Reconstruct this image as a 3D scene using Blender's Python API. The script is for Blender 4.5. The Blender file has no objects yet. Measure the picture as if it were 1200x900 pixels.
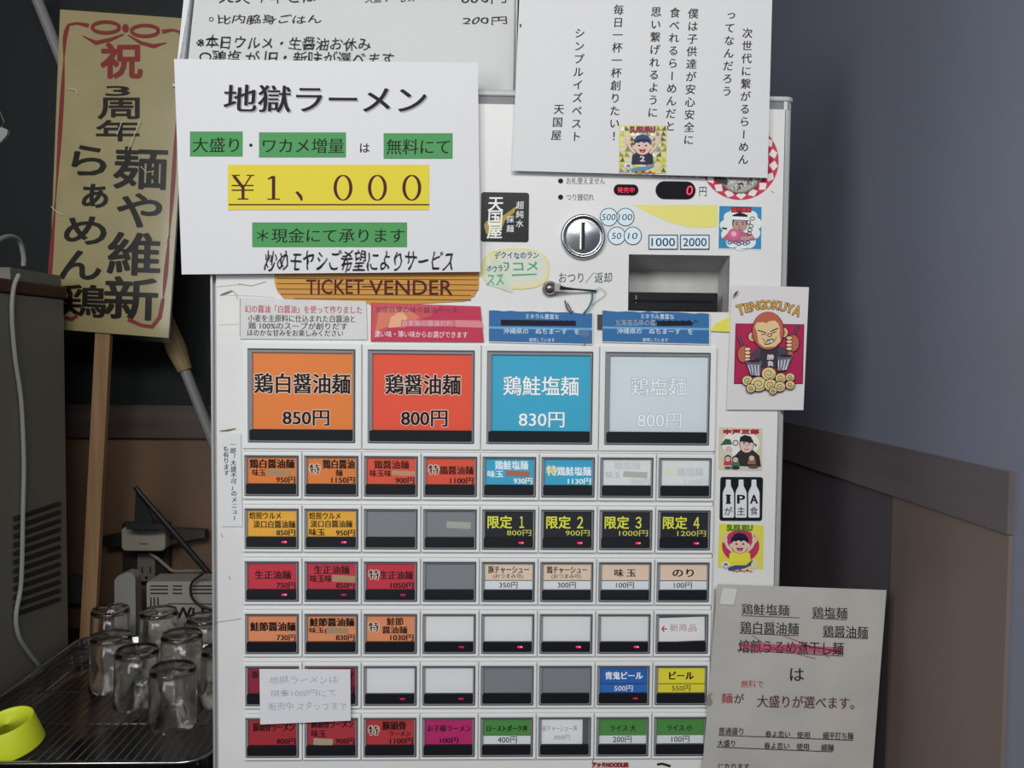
import bpy, math, random
from mathutils import Vector, Matrix
random.seed(7)
SC = bpy.context.scene
COL = SC.collection
FLOOR = 1.13                     # height of the top edge of the small button grid above the floor

# ------------------------------------------------------------------ camera
CAMP = (0.28312, -1.0, 0.12697 + FLOOR)
RM = [Vector((0.9995, -0.0296, 0.0102)).normalized(),
      Vector((0.0088, -0.0457, -0.9989)).normalized(),
      Vector((0.0300, 0.9985, -0.0455)).normalized()]     # right, down, forward
FPX = 1000.0
cam = bpy.data.cameras.new('camera'); cam.sensor_width = 36; cam.lens = 36*FPX/1200
cam.clip_start = 0.02
camo = bpy.data.objects.new('camera', cam); COL.objects.link(camo)
r, d, f = RM
camo.matrix_world = Matrix(((r.x, -d.x, -f.x, CAMP[0]), (r.y, -d.y, -f.y, CAMP[1]), (r.z, -d.z, -f.z, CAMP[2]), (0, 0, 0, 1)))
SC.camera = camo
# ------------------------------------------------------------------ world, lights, exposure
w = bpy.data.worlds.new('world'); SC.world = w; w.use_nodes = True
bg = w.node_tree.nodes['Background']; bg.inputs[0].default_value = (0.92, 0.95, 1.0, 1); bg.inputs[1].default_value = 0.42
def area(name, loc, target, sx, sy, power, col):
    l = bpy.data.lights.new(name, 'AREA'); l.shape = 'RECTANGLE'; l.size = sx; l.size_y = sy; l.energy = power; l.color = col
    o = bpy.data.objects.new(name, l); COL.objects.link(o); o.location = loc
    o.rotation_euler = (Vector(target) - Vector(loc)).to_track_quat('-Z', 'Y').to_euler()
    return o
area('entrance_daylight', (0.2, -2.05, 2.42), (0.33, 0, 1.1), 1.5, 0.5, 50, (1.0, 0.985, 0.965))
area('wall_fill', (-0.80, -1.55, 1.75), (0.78, -0.75, 1.35), 0.5, 0.9, 17, (0.90, 0.95, 1.0))  # added fill light, brightens the near end of the right wall
vs = SC.view_settings; vs.view_transform = 'Standard'; vs.look = 'None'; vs.exposure = -0.52; vs.gamma = 1; vs.use_curve_mapping = False

# ------------------------------------------------------------------ helpers
def W(px, py, Y=0.0):
    """point of the vertical plane y=Y seen at photograph position px,py"""
    v = RM[0]*((px-600)/FPX) + RM[1]*((py-450)/FPX) + RM[2]
    t = (Y - CAMP[1]) / v.y
    return (CAMP[0]+v.x*t, Y, CAMP[2]+v.z*t)
def PX(x, y, z):
    q = Vector((x-CAMP[0], y-CAMP[1], z-CAMP[2]))
    w_ = q.dot(RM[2]); return (600+FPX*q.dot(RM[0])/w_, 450+FPX*q.dot(RM[1])/w_)
def lin(c):
    c /= 255.0
    return c/12.92 if c <= 0.04045 else ((c+0.055)/1.055)**2.4
MATS = {}
GAIN = 1.10
def mat(hexs, rough=0.6, metal=0.0, emit=0.0, gain=None, spec=0.35, coat=0.0, noise=0.0, nscale=40, bump=0.0):
    key = (hexs, rough, metal, emit, gain, spec, coat, noise, nscale, bump)
    if key in MATS: return MATS[key]
    g = GAIN if gain is None else gain
    c = [min(0.93, lin(int(hexs[i:i+2], 16))*g) for i in (0, 2, 4)]
    m = bpy.data.materials.new('m_'+hexs); m.use_nodes = True
    nt = m.node_tree; b = nt.nodes['Principled BSDF']
    b.inputs['Base Color'].default_value = (*c, 1); b.inputs['Roughness'].default_value = rough
    b.inputs['Metallic'].default_value = metal; b.inputs['Specular IOR Level'].default_value = spec
    b.inputs['Coat Weight'].default_value = coat; b.inputs['Coat Roughness'].default_value = 0.08
    if emit:
        b.inputs['Emission Color'].default_value = (*[lin(int(hexs[i:i+2], 16)) for i in (0, 2, 4)], 1)
        b.inputs['Emission Strength'].default_value = emit
    if noise or bump:
        tc = nt.nodes.new('ShaderNodeTexCoord'); n = nt.nodes.new('ShaderNodeTexNoise'); n.inputs['Scale'].default_value = nscale
        n.inputs['Detail'].default_value = 6
        nt.links.new(tc.outputs['Object'], n.inputs['Vector'])
        if noise:
            rp = nt.nodes.new('ShaderNodeValToRGB')
            rp.color_ramp.elements[0].position = 0.3; rp.color_ramp.elements[1].position = 0.62
            rp.color_ramp.elements[0].color = (*[x*(1-noise) for x in c], 1); rp.color_ramp.elements[1].color = (*c, 1)
            nt.links.new(n.outputs['Fac'], rp.inputs['Fac']); nt.links.new(rp.outputs['Color'], b.inputs['Base Color'])
        if bump:
            bp = nt.nodes.new('ShaderNodeBump'); bp.inputs['Strength'].default_value = bump; bp.inputs['Distance'].default_value = 0.002
            nt.links.new(n.outputs['Fac'], bp.inputs['Height']); nt.links.new(bp.outputs['Normal'], b.inputs['Normal'])
    MATS[key] = m
    return m
def wood(name, c1, c2, scale=(40, 40, 3), rough=0.55):
    if name in MATS: return MATS[name]
    m = bpy.data.materials.new(name); m.use_nodes = True; nt = m.node_tree; b = nt.nodes['Principled BSDF']
    tc = nt.nodes.new('ShaderNodeTexCoord'); mp = nt.nodes.new('ShaderNodeMapping'); mp.inputs['Scale'].default_value = scale
    n = nt.nodes.new('ShaderNodeTexNoise'); n.inputs['Scale'].default_value = 1.5; n.inputs['Detail'].default_value = 8
    rp = nt.nodes.new('ShaderNodeValToRGB'); rp.color_ramp.elements[0].color = (*c1, 1); rp.color_ramp.elements[1].color = (*c2, 1)
    rp.color_ramp.elements[0].position = 0.35; rp.color_ramp.elements[1].position = 0.65
    nt.links.new(tc.outputs['Object'], mp.inputs[0]); nt.links.new(mp.outputs[0], n.inputs['Vector'])
    nt.links.new(n.outputs['Fac'], rp.inputs[0]); nt.links.new(rp.outputs[0], b.inputs['Base Color']); b.inputs['Roughness'].default_value = rough
    MATS[name] = m; return m
def pane(name, rough=0.06, tint=(1, 1, 1), ior=1.45):
    if name in MATS: return MATS[name]
    m = bpy.data.materials.new(name); m.use_nodes = True; nt = m.node_tree; nt.nodes.remove(nt.nodes['Principled BSDF'])
    out = nt.nodes['Material Output']; mx = nt.nodes.new('ShaderNodeMixShader'); fr = nt.nodes.new('ShaderNodeFresnel'); fr.inputs[0].default_value = ior
    t = nt.nodes.new('ShaderNodeBsdfTransparent'); t.inputs[0].default_value = (*tint, 1)
    g = nt.nodes.new('ShaderNodeBsdfGlossy'); g.inputs['Roughness'].default_value = rough
    nt.links.new(fr.outputs[0], mx.inputs[0]); nt.links.new(t.outputs[0], mx.inputs[1]); nt.links.new(g.outputs[0], mx.inputs[2])
    nt.links.new(mx.outputs[0], out.inputs[0]); MATS[name] = m; return m
def glass(name, col=(1, 1, 1), rough=0.02):
    if name in MATS: return MATS[name]
    m = bpy.data.materials.new(name); m.use_nodes = True; b = m.node_tree.nodes['Principled BSDF']
    b.inputs['Base Color'].default_value = (*col, 1); b.inputs['Roughness'].default_value = rough
    b.inputs['Transmission Weight'].default_value = 1; b.inputs['IOR'].default_value = 1.47
    MATS[name] = m; return m

def wloc(o):
    l = Vector(o.location)
    while o.parent: o = o.parent; l += Vector(o.location)
    return l
def mesh_obj(name, verts, faces, mats, parent=None, fm=None, smooth=False, origin=None):
    """verts in world space; the origin goes to the parent's or to the verts' centre"""
    if parent is not None and origin is None: og = wloc(parent)
    elif origin is not None: og = Vector(origin)
    else:
        n = len(verts); lo = [min(v[i] for v in verts) for i in range(3)]; hi = [max(v[i] for v in verts) for i in range(3)]
        og = Vector(((lo[0]+hi[0])/2, (lo[1]+hi[1])/2, lo[2]))
    me = bpy.data.meshes.new(name)
    me.from_pydata([(v[0]-og.x, v[1]-og.y, v[2]-og.z) for v in verts], [], faces)
    if not isinstance(mats, (list, tuple)): mats = [mats]
    for m in mats: me.materials.append(m)
    if fm: me.polygons.foreach_set('material_index', fm)
    if smooth: me.polygons.foreach_set('use_smooth', [True]*len(faces))
    me.update()
    o = bpy.data.objects.new(name, me); COL.objects.link(o)
    o.location = og
    if parent is not None:
        o.parent = parent; o.location = og - wloc(parent)
    return o
def tag(o, label, cat, group=None):
    o['label'] = label; o['category'] = cat
    if group: o['group'] = group
    return o
def empty(name, loc, label=None, cat=None, group=None):
    o = bpy.data.objects.new(name, None); o.empty_display_size = 0.02; COL.objects.link(o); o.location = loc
    if label: tag(o, label, cat, group)
    return o
def bev(o, w_, seg=2):
    m = o.modifiers.new('bevel', 'BEVEL'); m.width = w_; m.segments = seg; m.limit_method = 'ANGLE'; m.angle_limit = math.radians(40); return o
class G:
    """geometry collector"""
    def __init__(s): s.v = []; s.f = []; s.fm = []
    def add(s, v, f, mi=0):
        b = len(s.v); s.v += [tuple(x) for x in v]; s.f += [tuple(i+b for i in q) for q in f]; s.fm += [mi]*len(f); return s
    def box(s, x0, y0, z0, x1, y1, z1, mi=0):
        v = [(x0, y0, z0), (x1, y0, z0), (x1, y1, z0), (x0, y1, z0), (x0, y0, z1), (x1, y0, z1), (x1, y1, z1), (x0, y1, z1)]
        return s.add(v, [(0, 3, 2, 1), (4, 5, 6, 7), (0, 1, 5, 4), (1, 2, 6, 5), (2, 3, 7, 6), (3, 0, 4, 7)], mi)
    def prism(s, poly, y0, y1, mi=0, close=True):
        """poly: list of (x,z), anticlockwise seen from the front; y0 front, y1 back"""
        n = len(poly)
        v = [(x, y0, z) for x, z in poly] + [(x, y1, z) for x, z in poly]
        fs = [tuple(range(n)), tuple(range(2*n-1, n-1, -1))] if close else []
        fs += [(i, i+n, (i+1) % n+n, (i+1) % n) for i in range(n)]
        return s.add(v, fs, mi)
    def tube(s, pts, r, seg=8, mi=0, cap=True):
        pts = [Vector(p) for p in pts]; n = len(pts); rings = []
        rr = r if isinstance(r, (list, tuple)) else [r]*n
        up = Vector((0.13, 0.2, 1)).normalized()
        v = []
        for i, p in enumerate(pts):
            t = (pts[min(i+1, n-1)]-pts[max(i-1, 0)]).normalized()
            a = t.cross(up)
            if a.length < 1e-3: a = t.cross(Vector((1, 0, 0)))
            a.normalize(); b_ = t.cross(a).normalized()
            for k in range(seg):
                an = 2*math.pi*k/seg; v.append(p+a*math.cos(an)*rr[i]+b_*math.sin(an)*rr[i])
        fs = [(i*seg+k, i*seg+(k+1) % seg, (i+1)*seg+(k+1) % seg, (i+1)*seg+k) for i in range(n-1) for k in range(seg)]
        if cap: fs += [tuple(range(seg-1, -1, -1)), tuple(range((n-1)*seg, n*seg))]
        return s.add(v, fs, mi)
    def lathe(s, prof, c, seg=32, axis='z', mi=0):
        """prof: list of (r, h); axis 'z' up or 'y' towards the viewer"""
        v = []
        for r_, h in prof:
            for k in range(seg):
                a = 2*math.pi*k/seg
                if axis == 'z': v.append((c[0]+r_*math.cos(a), c[1]+r_*math.sin(a), c[2]+h))
                else: v.append((c[0]+r_*math.cos(a), c[1]-h, c[2]+r_*math.sin(a)))
        fs = []
        for i in range(len(prof)-1):
            for k in range(seg): fs.append((i*seg+k, i*seg+(k+1) % seg, (i+1)*seg+(k+1) % seg, (i+1)*seg+k))
        return s.add(v, fs, mi)
    def build(s, name, mats, parent=None, smooth=False, origin=None):
        return mesh_obj(name, s.v, s.f, mats, parent, s.fm, smooth, origin)
def catmull(pts, n=6):
    P = [Vector(p) for p in pts]; P = [P[0]*2-P[1]]+P+[P[-1]*2-P[-2]]; out = []
    for i in range(1, len(P)-2):
        for k in range(n):
            t = k/n; a, b, c, d_ = P[i-1], P[i], P[i+1], P[i+2]
            out.append(0.5*((2*b)+(c-a)*t+(2*a-5*b+4*c-d_)*t*t+(3*b-a-3*c+d_)*t**3))
    out.append(P[-2]); return out
def xz(pts, Y=0.0):
    return [(lambda q: (q[0], q[2]))(W(x, y, Y)) for x, y in pts]
def rnd_rect(x0, z0, x1, z1, r_, n=5):
    out = []
    for cx, cz, a0 in ((x1-r_, z0+r_, -90), (x1-r_, z1-r_, 0), (x0+r_, z1-r_, 90), (x0+r_, z0+r_, 180)):
        for k in range(n+1):
            a = math.radians(a0+90*k/n); out.append((cx+r_*math.cos(a), cz+r_*math.sin(a)))
    return out

# ---- flat print: lettering and printed pictures laid on a vertical plane
QUEUE = []
class Print:
    def __init__(s, name, parent, Y, rough=0.6, place=None):
        s.name, s.parent, s.Y, s.rough = name, parent, Y, rough
        s.items = []; s.k = 0; s.place = place or (lambda x, y, Y_: W(x, y, Y_)); QUEUE.append(s); s.emit = 0
    def _n(s): s.k += 1; return s.Y - 0.00003*s.k
    def poly(s, pts, col):
        s.items.append(('p', list(pts), col, s._n())); return s
    def rect(s, x0, y0, x1, y1, col): return s.poly([(x0, y1), (x1, y1), (x1, y0), (x0, y0)], col)
    def ell(s, cx, cy, rx, ry, col, a=0, n=20, a0=0, a1=360):
        a = math.radians(a); pts = []
        m = n if a1-a0 == 360 else n+1
        for k in range(m):
            t = math.radians(a0+(a1-a0)*k/n); x, y = rx*math.cos(t), ry*math.sin(t)
            pts.append((cx+x*math.cos(a)-y*math.sin(a), cy+x*math.sin(a)+y*math.cos(a)))
        return s.poly(pts, col)
    def ring(s, cx, cy, rx, ry, w_, col, n=28, a0=0, a1=360):
        return s.line([(cx+rx*math.cos(math.radians(a0+(a1-a0)*k/n)), cy+ry*math.sin(math.radians(a0+(a1-a0)*k/n))) for k in range(n+1)], w_, col)
    def line(s, pts, w_, col):
        Yn = s._n(); n = len(pts); L = []; R_ = []
        for i in range(n):
            a, b = pts[max(i-1, 0)], pts[min(i+1, n-1)]; dx, dy = b[0]-a[0], b[1]-a[1]; l = math.hypot(dx, dy) or 1
            ww = w_[i] if isinstance(w_, (list, tuple)) else w_
            nx, ny = -dy/l*ww/2, dx/l*ww/2
            L.append((pts[i][0]+nx, pts[i][1]+ny)); R_.append((pts[i][0]-nx, pts[i][1]-ny))
        for i in range(n-1): s.items.append(('p', [L[i], L[i+1], R_[i+1], R_[i]], col, Yn))
        return s
    def text(s, body, box, col, bold=0.0, mincho=0.0, rot=0.0, shear=0.0, hand=0.0, out=None, ow=0.03):
        if out: s.items.append(('t', body, box, out, s._n(), bold+ow, mincho, rot, shear, hand))
        s.items.append(('t', body, box, col, s._n(), bold, mincho, rot, shear, hand)); return s
    def vtext(s, body, xa, ya, xb, yb, size, col, bold=0.0, mincho=0.0):
        """column of characters whose centres run from (xa,ya) to (xb,yb)"""
        Yn = s._n(); n = len(body)
        for i, ch in enumerate(body):
            t = i/max(1, n-1)
            s.items.append(('c', ch, (xa+(xb-xa)*t, ya+(yb-ya)*t, size), col, Yn, bold, mincho))
        return s
def spread(bold, mincho):
    bold = max(0, bold)
    if bold < 0.003: return [(0, 0)] if not mincho else [(-mincho/2, 0), (mincho/2, 0)]
    n = 4 if bold < 0.02 else 8 if bold < 0.045 else 12
    return [(0, 0)]+[((bold+mincho/2)*math.cos(2*math.pi*(k+0.5)/n), bold*math.sin(2*math.pi*(k+0.5)/n)) for k in range(n)]
def flush():
    need = {}
    for p in QUEUE:
        for it in p.items:
            if it[0] in 'tc':
                k = it[1]
                if k not in need:
                    c = bpy.data.curves.new('txt', 'FONT'); c.body = it[1]; c.resolution_u = 3
                    o = bpy.data.objects.new('txt', c); COL.objects.link(o); need[k] = o
    bpy.context.view_layer.update(); dg = bpy.context.evaluated_depsgraph_get()
    geo = {}
    for k, o in need.items():
        me = o.evaluated_get(dg).to_mesh()
        geo[k] = ([(v.co.x, v.co.y) for v in me.vertices], [tuple(q.vertices) for q in me.polygons])
        o.evaluated_get(dg).to_mesh_clear()
    for o in need.values():
        c = o.data; bpy.data.objects.remove(o); bpy.data.curves.remove(c)
    for p in QUEUE:
        mats = []; cols = {}; V = []; F = []; FM = []
        for it in p.items:
            col = it[2] if it[0] == 'p' else it[3]
            if col not in cols:
                cols[col] = len(mats)
                mats.append(mat(col[1:], 0.4, emit=1.6, gain=0.2) if col[0] == '!' else mat(col, p.rough, spec=0.2))
            mi = cols[col]
            if it[0] == 'p':
                b = len(V); V += [p.place(x, y, it[3]) for x, y in it[1]]; F.append(tuple(range(b, b+len(it[1])))); FM.append(mi); continue
            vs_, fs_ = geo[it[1]]
            if not vs_: continue
            lo = (min(v[0] for v in vs_), min(v[1] for v in vs_)); hi = (max(v[0] for v in vs_), max(v[1] for v in vs_))
            if it[0] == 't':
                x0, y0, x1, y1 = it[2]; off = it[5]
                bs = it[5]
                w0 = (hi[0]-lo[0]) or 1; h0 = (hi[1]-lo[1]) or 1
                # a bold outline keeps the size of the letters below it
                base = 0
                sx = (x1-x0)/w0; sy = (y1-y0)/h0
                shifts = spread(it[5], it[6])
                rt = math.radians(it[7]); cx, cy = (x0+x1)/2, (y0+y1)/2
                em = min(sx, sy)
                for q_, (sh, sw) in enumerate(shifts):
                    b = len(V)
                    for (x, y) in vs_:
                        u = x0+(x-lo[0])*sx+sh*em; v_ = y1-(y-lo[1])*sy-sw*em
                        u += it[8]*(cy-v_)
                        if it[9]:
                            h = it[9]
                            u += h*0.55*math.sin(v_*0.45+u*0.11); v_ += h*0.5*math.sin(u*0.22)+h*0.25*math.sin(u*0.5)
                        if rt:
                            du, dv = u-cx, v_-cy; u = cx+du*math.cos(rt)-dv*math.sin(rt); v_ = cy+du*math.sin(rt)+dv*math.cos(rt)
                        V.append(p.place(u, v_, it[4]+0.0000012*q_))
                    F += [tuple(i+b for i in q) for q in fs_]; FM += [mi]*len(fs_)
            else:
                xc, yc, size = it[2]; ch = it[1]
                shifts = spread(it[5], it[6])
                cx, cy = 0.5, 0.36
                if ch in 'っゃゅょァッャュョぁ': cx, cy = 0.42, 0.28
                for q_, (sh, sw) in enumerate(shifts):
                    b = len(V)
                    for (x, y) in vs_:
                        a, e = x-cx, y-cy
                        if ch == 'ー': a, e = e*-1.0, -a*0.95
                        if ch == '！': a = x-(lo[0]+hi[0])/2
                        V.append(p.place(xc+(a+sh)*size+e*size*0.06, yc-(e+sw)*size, it[4]+0.0000012*q_))
                    F += [tuple(i+b for i in q) for q in fs_]; FM += [mi]*len(fs_)
        if V: mesh_obj(p.name, V, F, mats, p.parent, FM)

def paper(name, quad, Y, m, label, cat, group=None, thick=0.0004, curl=None):
    """a sheet: quad of pixel corners TL,TR,BR,BL on the plane y=Y; curl(u,v) gives how far it lifts to the front"""
    nu, nv = (14, 14) if curl else (1, 1)
    TL, TR, BR, BL = quad; v = []
    for side in (0, 1):
        for j in range(nv+1):
            for i in range(nu+1):
                a, b = i/nu, j/nv
                x = (TL[0]*(1-a)+TR[0]*a)*(1-b)+(BL[0]*(1-a)+BR[0]*a)*b
                y = (TL[1]*(1-a)+TR[1]*a)*(1-b)+(BL[1]*(1-a)+BR[1]*a)*b
                p = list(W(x, y, Y)); 
                if curl: p[1] -= curl(a, b)
                if side: p[1] += thick
                v.append(p)
    n = (nu+1)*(nv+1); fs = []
    for j in range(nv):
        for i in range(nu):
            a = j*(nu+1)+i; q = (a, a+nu+1, a+nu+2, a+1)
            fs.append(q); fs.append(tuple(n+k for k in reversed(q)))
    rim = [i for i in range(nu+1)]+[j*(nu+1)+nu for j in range(1, nv+1)]+[nv*(nu+1)+i for i in range(nu-1, -1, -1)]+[j*(nu+1) for j in range(nv-1, 0, -1)]
    for k in range(len(rim)):
        a, b = rim[k], rim[(k+1) % len(rim)]; fs.append((a, b, b+n, a+n))
    o = mesh_obj(name, v, fs, m, smooth=bool(curl)); tag(o, label, cat, group); return o

# ------------------------------------------------------------------ setting
FZ = FLOOR
navy = mat('808494', 0.34, noise=0.05, nscale=3, gain=1.0)
black_wall = mat('0f1315', 0.6, gain=1.0)
rail_wood = wood('rail_wood', (0.045, 0.03, 0.026), (0.075, 0.05, 0.042), (3, 3, 30))
board_wood = wood('board_wood', (0.10, 0.058, 0.032), (0.15, 0.088, 0.05), (5, 5, 1.5))
dark_lower = wood('dark_lower', (0.085, 0.075, 0.085), (0.10, 0.09, 0.10), (5, 5, 2))
def st(o): o['kind'] = 'structure'; return o
railT, railB = FZ+0.0089, FZ-0.0516
ZC = FZ-0.412            # counter top
st(G().box(-1.3, -3.2, -0.05, 1.6, 0.75, 0).build('floor', mat('4a4744', 0.5, noise=0.3, nscale=6)))
st(G().box(-1.3, -3.2, 2.7, 1.6, 0.75, 2.75).build('ceiling', mat('3a3a3c', 0.8)))
wb = st(G().box(-1.3, 0.62, 0, 1.0, 0.72, 2.7).build('wall_back', black_wall))
G().box(-1.3, 0.595, railB, 0.79, 0.62, railT).build('chair_rail', rail_wood, wb)
for i, (a, b) in enumerate(((-1.3, -0.62), (-0.618, -0.12), (-0.118, 0.38), (0.382, 0.77))):
    G().box(a, 0.607, 0, b, 0.62, railB-0.001).build('panel', board_wood, wb)
wl = st(G().box(-1.35, -1.1, 0, -0.95, 0.7, 2.7).build('wall_left', black_wall))
# the wall on the right runs towards the viewer, very slightly out of square
def wr(y): return 0.7721+(0.2677-y)*(0.7951-0.7721)/(0.2677+0.2011)
def wallbox(y0, y1, z0, z1, off, th, name, m, parent=None):
    v = []
    for z in (z0, z1):
        for (y, t) in ((y0, -off), (y1, -off), (y1, th), (y0, th)): v.append((wr(y)+t, y, z))
    return mesh_obj(name, v, [(0, 1, 2, 3), (7, 6, 5, 4), (0, 4, 5, 1), (1, 5, 6, 2), (2, 6, 7, 3), (3, 7, 4, 0)], m, parent)
wrt = st(wallbox(-2.0, 0.62, 0, 2.7, 0, 0.1, 'wall_right', navy))
wallbox(-0.195, 0.62, railB, railT, 0.006, 0.0, 'chair_rail', wood('rail_side', (0.12, 0.10, 0.104), (0.14, 0.116, 0.118), (3, 3, 30)), wrt)
wallbox(-0.195, 0.02, 0, railB-0.001, 0.004, 0.0, 'panel', wood('board_side', (0.17, 0.128, 0.11), (0.20, 0.15, 0.128), (4, 4, 1.5)), wrt)
wallbox(0.022, 0.62, 0, railB-0.001, 0.003, 0.0, 'panel', dark_lower, wrt)  # darker tone below the rail, from the brown panel to the back wall

# counter at the left of the machine
cnt = G().box(-0.93, -0.06, ZC-0.04, -0.046, 0.605, ZC).build('worktop', mat('2a2725', 0.35, noise=0.2, nscale=12, gain=1))
tag(cnt, 'dark worktop left of the ticket machine under the glass tray', 'counter')
G().box(-0.93, -0.03, 0, -0.05, 0.60, ZC-0.041).build('cabinet_body', mat('3a3633', 0.6), cnt)

# ------------------------------------------------------------------ ticket machine
MX0, MX1, MZ1 = -0.0375, 0.6405, FZ+0.4155
white_metal = mat('d9d9d6', 0.38, noise=0.07, nscale=7, coat=0.15)
plastic_white = mat('dcdddb', 0.34)
mach = empty('ticket_machine', ((MX0+MX1)/2, 0.2, 0), 'white meal ticket machine covered in coloured menu buttons and stickers', 'vending machine')
g = G(); BD = 0.40; R0 = 0.012
out = []   # plan outline (x, y) rounded at the front edges
for k in range(7):
    a = math.radians(180+90*k/6); out.append((MX0+R0+R0*math.cos(a), 0.003+R0+R0*math.sin(a)))
for k in range(7):
    a = math.radians(270+90*k/6); out.append((MX1-R0+R0*math.cos(a), 0.003+R0+R0*math.sin(a)))
out += [(MX1, BD), (MX0, BD)]
n = len(out); z0, z1 = 0.02, MZ1
v = [(x, y, z0) for x, y in out]+[(x, y, z1) for x, y in out]
fs = []
for i in range(n):
    if i == 6: continue                      # the front stays open behind the door panel
    fs.append((i, (i+1) % n, (i+1) % n+n, i+n))
fs += [tuple(range(n, 2*n)), tuple(range(n-1, -1, -1))]
g.add(v, fs)
body = g.build('body', white_metal, mach)
# rounded lip along the top
lip = []
for x, y in out: lip.append((x, y))
g = G()
cxm = (MX0+MX1)/2
for (e, za, zb) in ((0.0015, MZ1-0.0005, MZ1+0.0055),):
    v = [(x+(e if x > cxm else -e), y-e if y < 0.2 else y, za) for x, y in out]+[(x+(e if x > cxm else -e), y-e if y < 0.2 else y, zb) for x, y in out]
    fs = [(i, (i+1) % n, (i+1) % n+n, i+n) for i in range(n)]+[tuple(range(n, 2*n)), tuple(range(n-1, -1, -1))]
    g.add(v, fs)
bev(g.build('top_lip', mat('b4b6b6', 0.35), mach), 0.002)
g = G().box(MX0+0.005, 0.004, MZ1-0.010, MX1-0.005, 0.0075, MZ1-0.0006); g.build('gap_strip', mat('77787a', 0.5), mach)
# front door panel with the hole of the banknote slot
hx0, _, hz1 = W(737, 298); hx1, _, hz0 = W(854, 366)
X0, X1, Z0, Z1 = MX0+0.0075, MX1-0.0115, 0.05, MZ1-0.0105
g = G()
xs = [X0, hx0, hx1, X1]; zs = [Z0, hz0, hz1, Z1]
v = [(x, 0, z) for z in zs for x in xs]+[(x, 0.012, z) for z in zs for x in xs]
fs = []
for j in range(3):
    for i in range(3):
        if i == 1 and j == 1: continue
        a = j*4+i; fs.append((a, a+1, a+5, a+4)); fs.append(tuple(k+16 for k in (a+4, a+5, a+1, a)))
def q(a, b): fs.append((a, b, b+16, a+16))
for a, b in ((1, 0), (2, 1), (3, 2), (7, 3), (11, 7), (15, 11), (14, 15), (13, 14), (12, 13), (8, 12), (4, 8), (0, 4), (5, 6), (6, 10), (10, 9), (9, 5)): q(a, b)
g.add(v, fs); door = g.build('front_panel', white_metal, mach)
# slim edge mouldings of the door
for xa, xb, ya in ((MX0+0.0012, MX0+0.0035, -0.0008), (X1+0.0005, X1+0.003, -0.001)):
    G().box(xa, ya, Z0, xb, 0.01, Z1).build('edge_moulding', mat('a9aaab', 0.3, metal=0.3), mach)
# banknote slot
slot = empty('banknote_slot', (0, 0, 0)); slot.parent = mach; slot.location = Vector(((hx0+hx1)/2, 0.02, hz0)) - wloc(mach)
g = G(); dp = 0.046
bt = W(737, 318, dp)[2]; bx0, bx1 = hx0+0.001, hx1-0.001
v = [(bx0, 0.001, hz1), (bx1, 0.001, hz1), (bx1, dp, bt), (bx0, dp, bt), (bx0, 0.001, hz0), (bx1, 0.001, hz0), (bx1, dp, hz0), (bx0, dp, hz0)]
g.add(v, [(0, 1, 2, 3), (3, 2, 6, 7), (1, 5, 6, 2), (0, 3, 7, 4), (4, 7, 6, 5)])
g.build('recess', mat('b9b8b4', 0.45, noise=0.18, nscale=25), slot)
sx0, _, sz1 = W(736, 342, 0.012); sx1, _, sz0 = W(841, 363, 0.012)
g = G().box(hx0+0.0012, 0.012, hz0+0.0005, sx1, 0.045, sz1)
bev(g.build('slot_mouth', mat('17181b', 0.35, gain=1), slot), 0.0012)
g = G().box(hx0+0.008, 0.0112, sz0+0.008, sx1-0.006, 0.0125, sz0+0.011); g.build('slit', mat('05060a', 0.3, gain=1), slot)
G().box(*[W(745, 352, 0.011)[0], 0.0112, W(745, 352, 0.011)[2]-0.003], W(746, 352, 0.011)[0], 0.0125, W(745, 346, 0.011)[2]).build('marker', mat('8f9296', 0.4), slot)
# coin slot
c = W(683, 277.5)
g = G().lathe([(0.0262, 0.0), (0.0262, 0.003), (0.0255, 0.0055), (0.0235, 0.0068), (0.0222, 0.006), (0.0212, 0.0036), (0.019, 0.0042), (0.012, 0.0062), (0.006, 0.007), (0.0001, 0.0072)], c, 48, 'y')
cs = g.build('coin_slot', mat('b9bbbd', 0.22, metal=1.0, gain=1, bump=0.05, nscale=90), mach, smooth=True)
G().box(c[0]-0.0016, -0.0082, c[2]-0.0155, c[0]+0.0016, -0.0060, c[2]+0.0155).build('slit', mat('08080a', 0.5, gain=1), cs)
bev(G().box(c[0]-0.0040, -0.0090, c[2]-0.0155, c[0]-0.0018, -0.0058, c[2]+0.0155).build('guide', mat('d5d5d5', 0.25, metal=1, gain=1), cs), 0.0005)
# return button
c2 = W(644, 338)
rb = G().lathe([(0.0085, 0), (0.0085, 0.005), (0.0078, 0.0062), (0.0064, 0.0064), (0.006, 0.0052), (0.0056, 0.0078), (0.0001, 0.0084)], c2, 32, 'y').build('return_button', mat('8d7f7e', 0.3, metal=0.8, gain=1), mach, smooth=True)
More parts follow.
